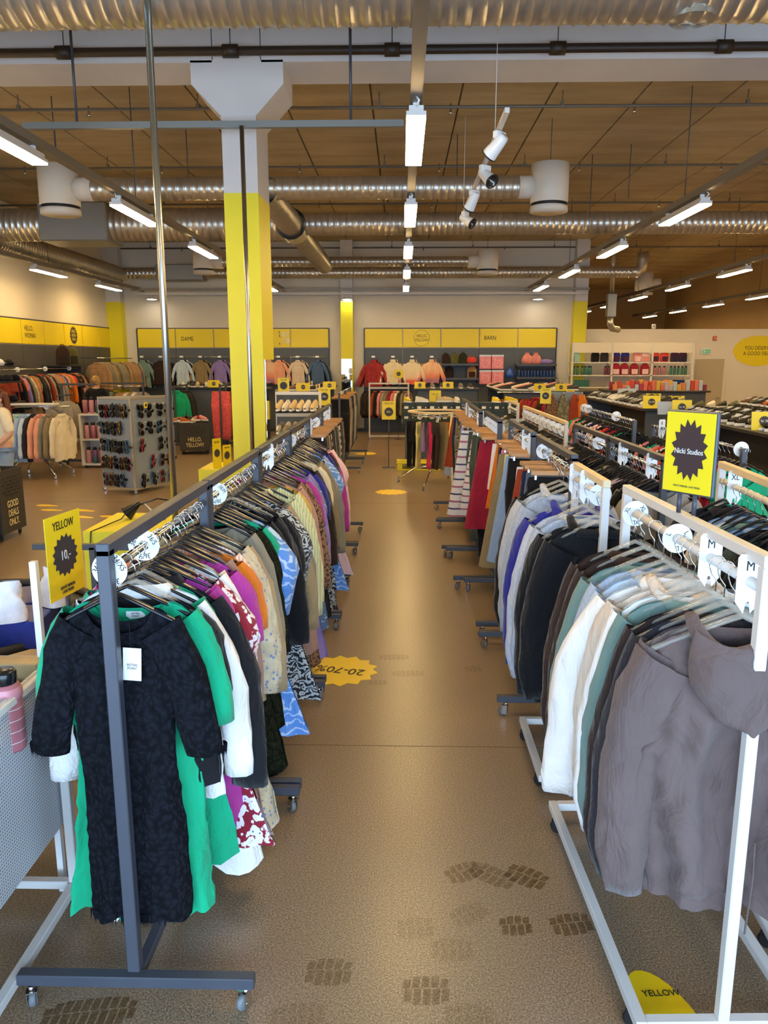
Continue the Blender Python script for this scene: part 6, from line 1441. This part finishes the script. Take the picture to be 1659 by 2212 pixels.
for k in range(6): card_box((5.25 + .19 * k, 14.25, 1.10), (5.43 + .19 * k, 14.55, 1.24), green_box, 'dark shoe box in front of the door, %s from the left' % ordinal(k + 1), 'shoe box', 'shoe_box', 'dark boxes before the door')
shoe_row(5.25, 6.3, 14.25, 14.55, 1.24, 5, 1, [black_up, green_up, white_up], 'boxes before the door', -2.4, detail=False)
shop_table(4.7, 6.9, 17.4, 18.6, 1.42, 'dark table of small colourful boxes before the white shelving')
tiny = [plain('tiny_box_%d' % i, c, .4) for i, c in enumerate(('#c8483a', '#e08a50', '#b03a54', '#d8b04a', '#e0785a', '#c2b4c0', '#8a3050', '#c04a30', '#b9c4d0'))]
rq = random.Random(4)
for k in range(44):
    x = 4.78 + .095 * (k % 22); y = 17.55 + .3 * (k // 22); h = rq.uniform(.10, .24); card_box((x, y, 1.42), (x + .085, y + .12, 1.42 + h), tiny[rq.randrange(9)], 'small coloured box, %s from the left in the %s row on the far dark table' % (ordinal(k % 22 + 1), ('front', 'back')[k // 22]), 'box', 'small_box', 'small boxes on the far dark table')
# white shelving with school bags
ws = thing('shelving_unit', 'tall white shelving unit of school backpacks against the right back wall', 'shelf', (0, 22.3, 0)); yw = 22.1
us = [1236, 1322, 1408, 1495]; xsv = [aty(u, 790, yw).x for u in us]; ztop = aty(1300, 740, yw).z
for X in xsv: MB().box2((X - .025, -.22, 0), (X + .025, -.17, ztop)).build('post', white_steel, ws); MB().box2((X - .025, .3, 0), (X + .025, .35, ztop)).build('post', white_steel, ws)
MB().box2((xsv[0], -.2, ztop - .28), (xsv[3], -.19, ztop)).build('header_board', cream_wall, ws)
szs = [aty(1300, v, yw).z for v in (782, 810, 836)] + [.35]
for zq in szs: MB().box2((xsv[0], -.22, zq - .03), (xsv[3], .33, zq)).build('shelf_board', white_steel, ws)
for k, (u, f, pk) in enumerate(((1246, 'mint spotted', None), (1287, 'black', None), (1307, 'charcoal', None), (1332, 'royal blue', 'plum'), (1352, 'royal blue', 'plum'), (1378, 'salmon pink', 'pale pink'), (1395, 'pale pink', 'salmon pink'), (1417, 'coral red', 'plum'), (1437, 'coral red', 'plum'), (1459, 'plum', 'navy'), (1477, 'plum', 'navy'))):
    backpack((aty(u, 780, yw).x, 22.2, szs[0]), .1, f, '%s school backpack, %s from the left on the top white shelf' % (FABC[f], ordinal(k + 1)), 'backpacks on the white shelving', pk, .78)
for k, u in enumerate((1330, 1349, 1370, 1393)):
    backpack((aty(u, 812, yw).x, 22.15, szs[1]), 0, 'wine red', 'pink school bag with white flap, %s from the left on the second white shelf' % ordinal(k + 1), 'pink bags on the second white shelf', 'pale pink', .82)
for k, (u, m) in enumerate(((1240, teal_can), (1248, teal_can), (1258, teal_can), (1265, teal_can), (1272, teal_can), (1276, teal_can), (1308, purple_can), (1315, purple_can), (1415, pinkb), (1425, pinkb), (1435, pinkb), (1450, teal_can), (1458, teal_can), (1466, teal_can), (1474, teal_can), (1482, teal_can))):
    bottle((aty(u, 808, yw).x, 22.15, szs[1]), m, 'drink bottle, %s from the left on the second white shelf' % ordinal(k + 1), 'bottles on the second white shelf')
for k in range(12):
    u = 1240 + 5.5 * k if k < 6 else 1452 + 6 * (k - 6); card_box((aty(u, 836, yw).x, 22.1, szs[2]), (aty(u, 836, yw).x + .065, 22.2, szs[2] + .2), teal_can if k < 6 else blue_bottle, 'small dark box, %s from the left on the third white shelf' % ordinal(k + 1), 'box', 'small_box', 'boxes on the third white shelf')
# door, exit sign, alarm, wall sticker, flue
X0, X1 = aty(1499, 800, YB + .08).x, aty(1562, 800, YB + .08).x; zd = aty(1530, 776, YB + .08).z
dr = struct(MB().box2((X0, YB + .06, 0), (X1, YB + .1, zd)).build('door_1', plain('beige_door', '#b7a98c', .6)))
for a, b in ((X0 - .06, X0), (X1, X1 + .06)): MB().box2((a, YB + .04, 0), (b, YB + .1, zd)).build('door_frame', cream_wall, dr)
MB().box2((X0 - .06, YB + .04, zd), (X1 + .06, YB + .1, zd + .06)).build('door_frame', cream_wall, dr); MB().tube([(X1 - .06, YB + .02, 1.0), (X1 - .18, YB + .02, 1.0)], .012, 8).build('door_handle', chrome, dr)
ex = thing('exit_sign', 'small green lit exit sign above the door', 'sign', (aty(1525, 759, YB + .05).x, YB + .05, aty(1525, 759, YB + .05).z))
MB().cbox((0, 0, 0), (.24, .06, .15), .01).build('case', white_plastic, ex); MB().box((0, -.032, 0), (.2, .004, .11)).build('green_face', emit('exit_green', (.03, .42, .2), .5, (.02, .25, .12)), ex)
rm = Matrix.Translation((0, -.034, 0)) @ Matrix.Rotation(PI / 2, 4, 'X')
MB().box((-.05, -.0345, 0), (.04, .002, .08)).box((.0, -.0345, .0), (.012, .002, .06)).build('door_symbol', white_ink, ex); MB().prism([(.03, -.03), (.045, .0), (.035, .025), (.05, .035), (.065, .01), (.055, -.03)], .002, rm).build('figure_symbol', white_ink, ex)
p = aty(1544, 731, YB + .08); al = thing('alarm_box', 'small red alarm box on the wall above the door', 'alarm', p); MB().cbox((0, 0, 0), (.11, .05, .13), .008).build('case', plain('alarm_red', '#c2603a', .4), al); MB().cbox((0, -.03, 0), (.07, .02, .09), .01).build('lens', plain('alarm_face', '#d88a5a', .4), al)
p = aty(1412, 708, YB + .17); sb = thing('wall_sensor', 'small white box on top of the partition wall', 'sensor', p); MB().cbox((0, 0, .03), (.1, .1, .14), .012).build('case', white_plastic, sb); MB().lathe([(0, 0), (.02, 0)], 10).build('lens', grey_rubber, sb, (0, -.051, .03), (PI / 2, 0, 0))
p = aty(1638, 758, YB + .09); bu = thing('wall_sticker', 'yellow oval starburst lettered YOU DESERVE A GOOD DEAL on the wall', 'wall sticker', p)
MB().prism(star_poly(30, .74, .70, 1, .6), .004).build('starburst', yellow_card, bu, (0, 0, 0), (PI / 2, 0, 0)); lettering('YOU DESERVE\nA GOOD DEAL', .155, ink, bu, (-.02, -.006, 0), xs=.78)
p = aty(1320, 660, 22.0); fl_ = thing('heater_flue', 'silver vertical pipe and box hanging above the white shelving', 'pipe', p)
MB().cbox((0, 0, .0), (.24, .24, .62), .01).build('box', MATS['grey_sheet_box'], fl_); MB().tube([(0, 0, .3), (0, 0, CEIL - p.z)], .06, 12).build('pipe', galv, fl_); MB().tube([(0, 0, -.3), (0, 0, -.5), (.1, .1, -.62), (.3, .25, -.64)], .09, 12).build('elbow', galv, fl_)
# sign frame on top of the nearest white rack
sf = thing('brand_sign', 'yellow framed brand sign standing on the nearest white rack', 'sign', (w1x(2.60) + .0, 2.60, 1.58), (0, 0, -.98))
for s in (-1, 1): MB().tube([(s * .03, 0, 0), (s * .03, 0, .07)], .008, 10).build('leg', grey_steel, sf)
MB().cbox((0, 0, .07 + .14), (.20, .014, .285), .004).build('frame', grey_steel, sf); MB().box((-.002, -.0082, .21), (.188, .002, .272)).build('card', yellow_card, sf)
star_print(sf, (0, -.0095, .22), .105, sx=.68, ratio=.78, mat=plain('brown_print', '#3a2a2c', .5)); lettering('Nicki Studios', .026, white_ink, sf, (0, -.0122, .215), xs=.8); lettering('KENTE MERKER, LAVE PRISER', .009, star_grey, sf, (0, -.0095, .095), xs=.9)
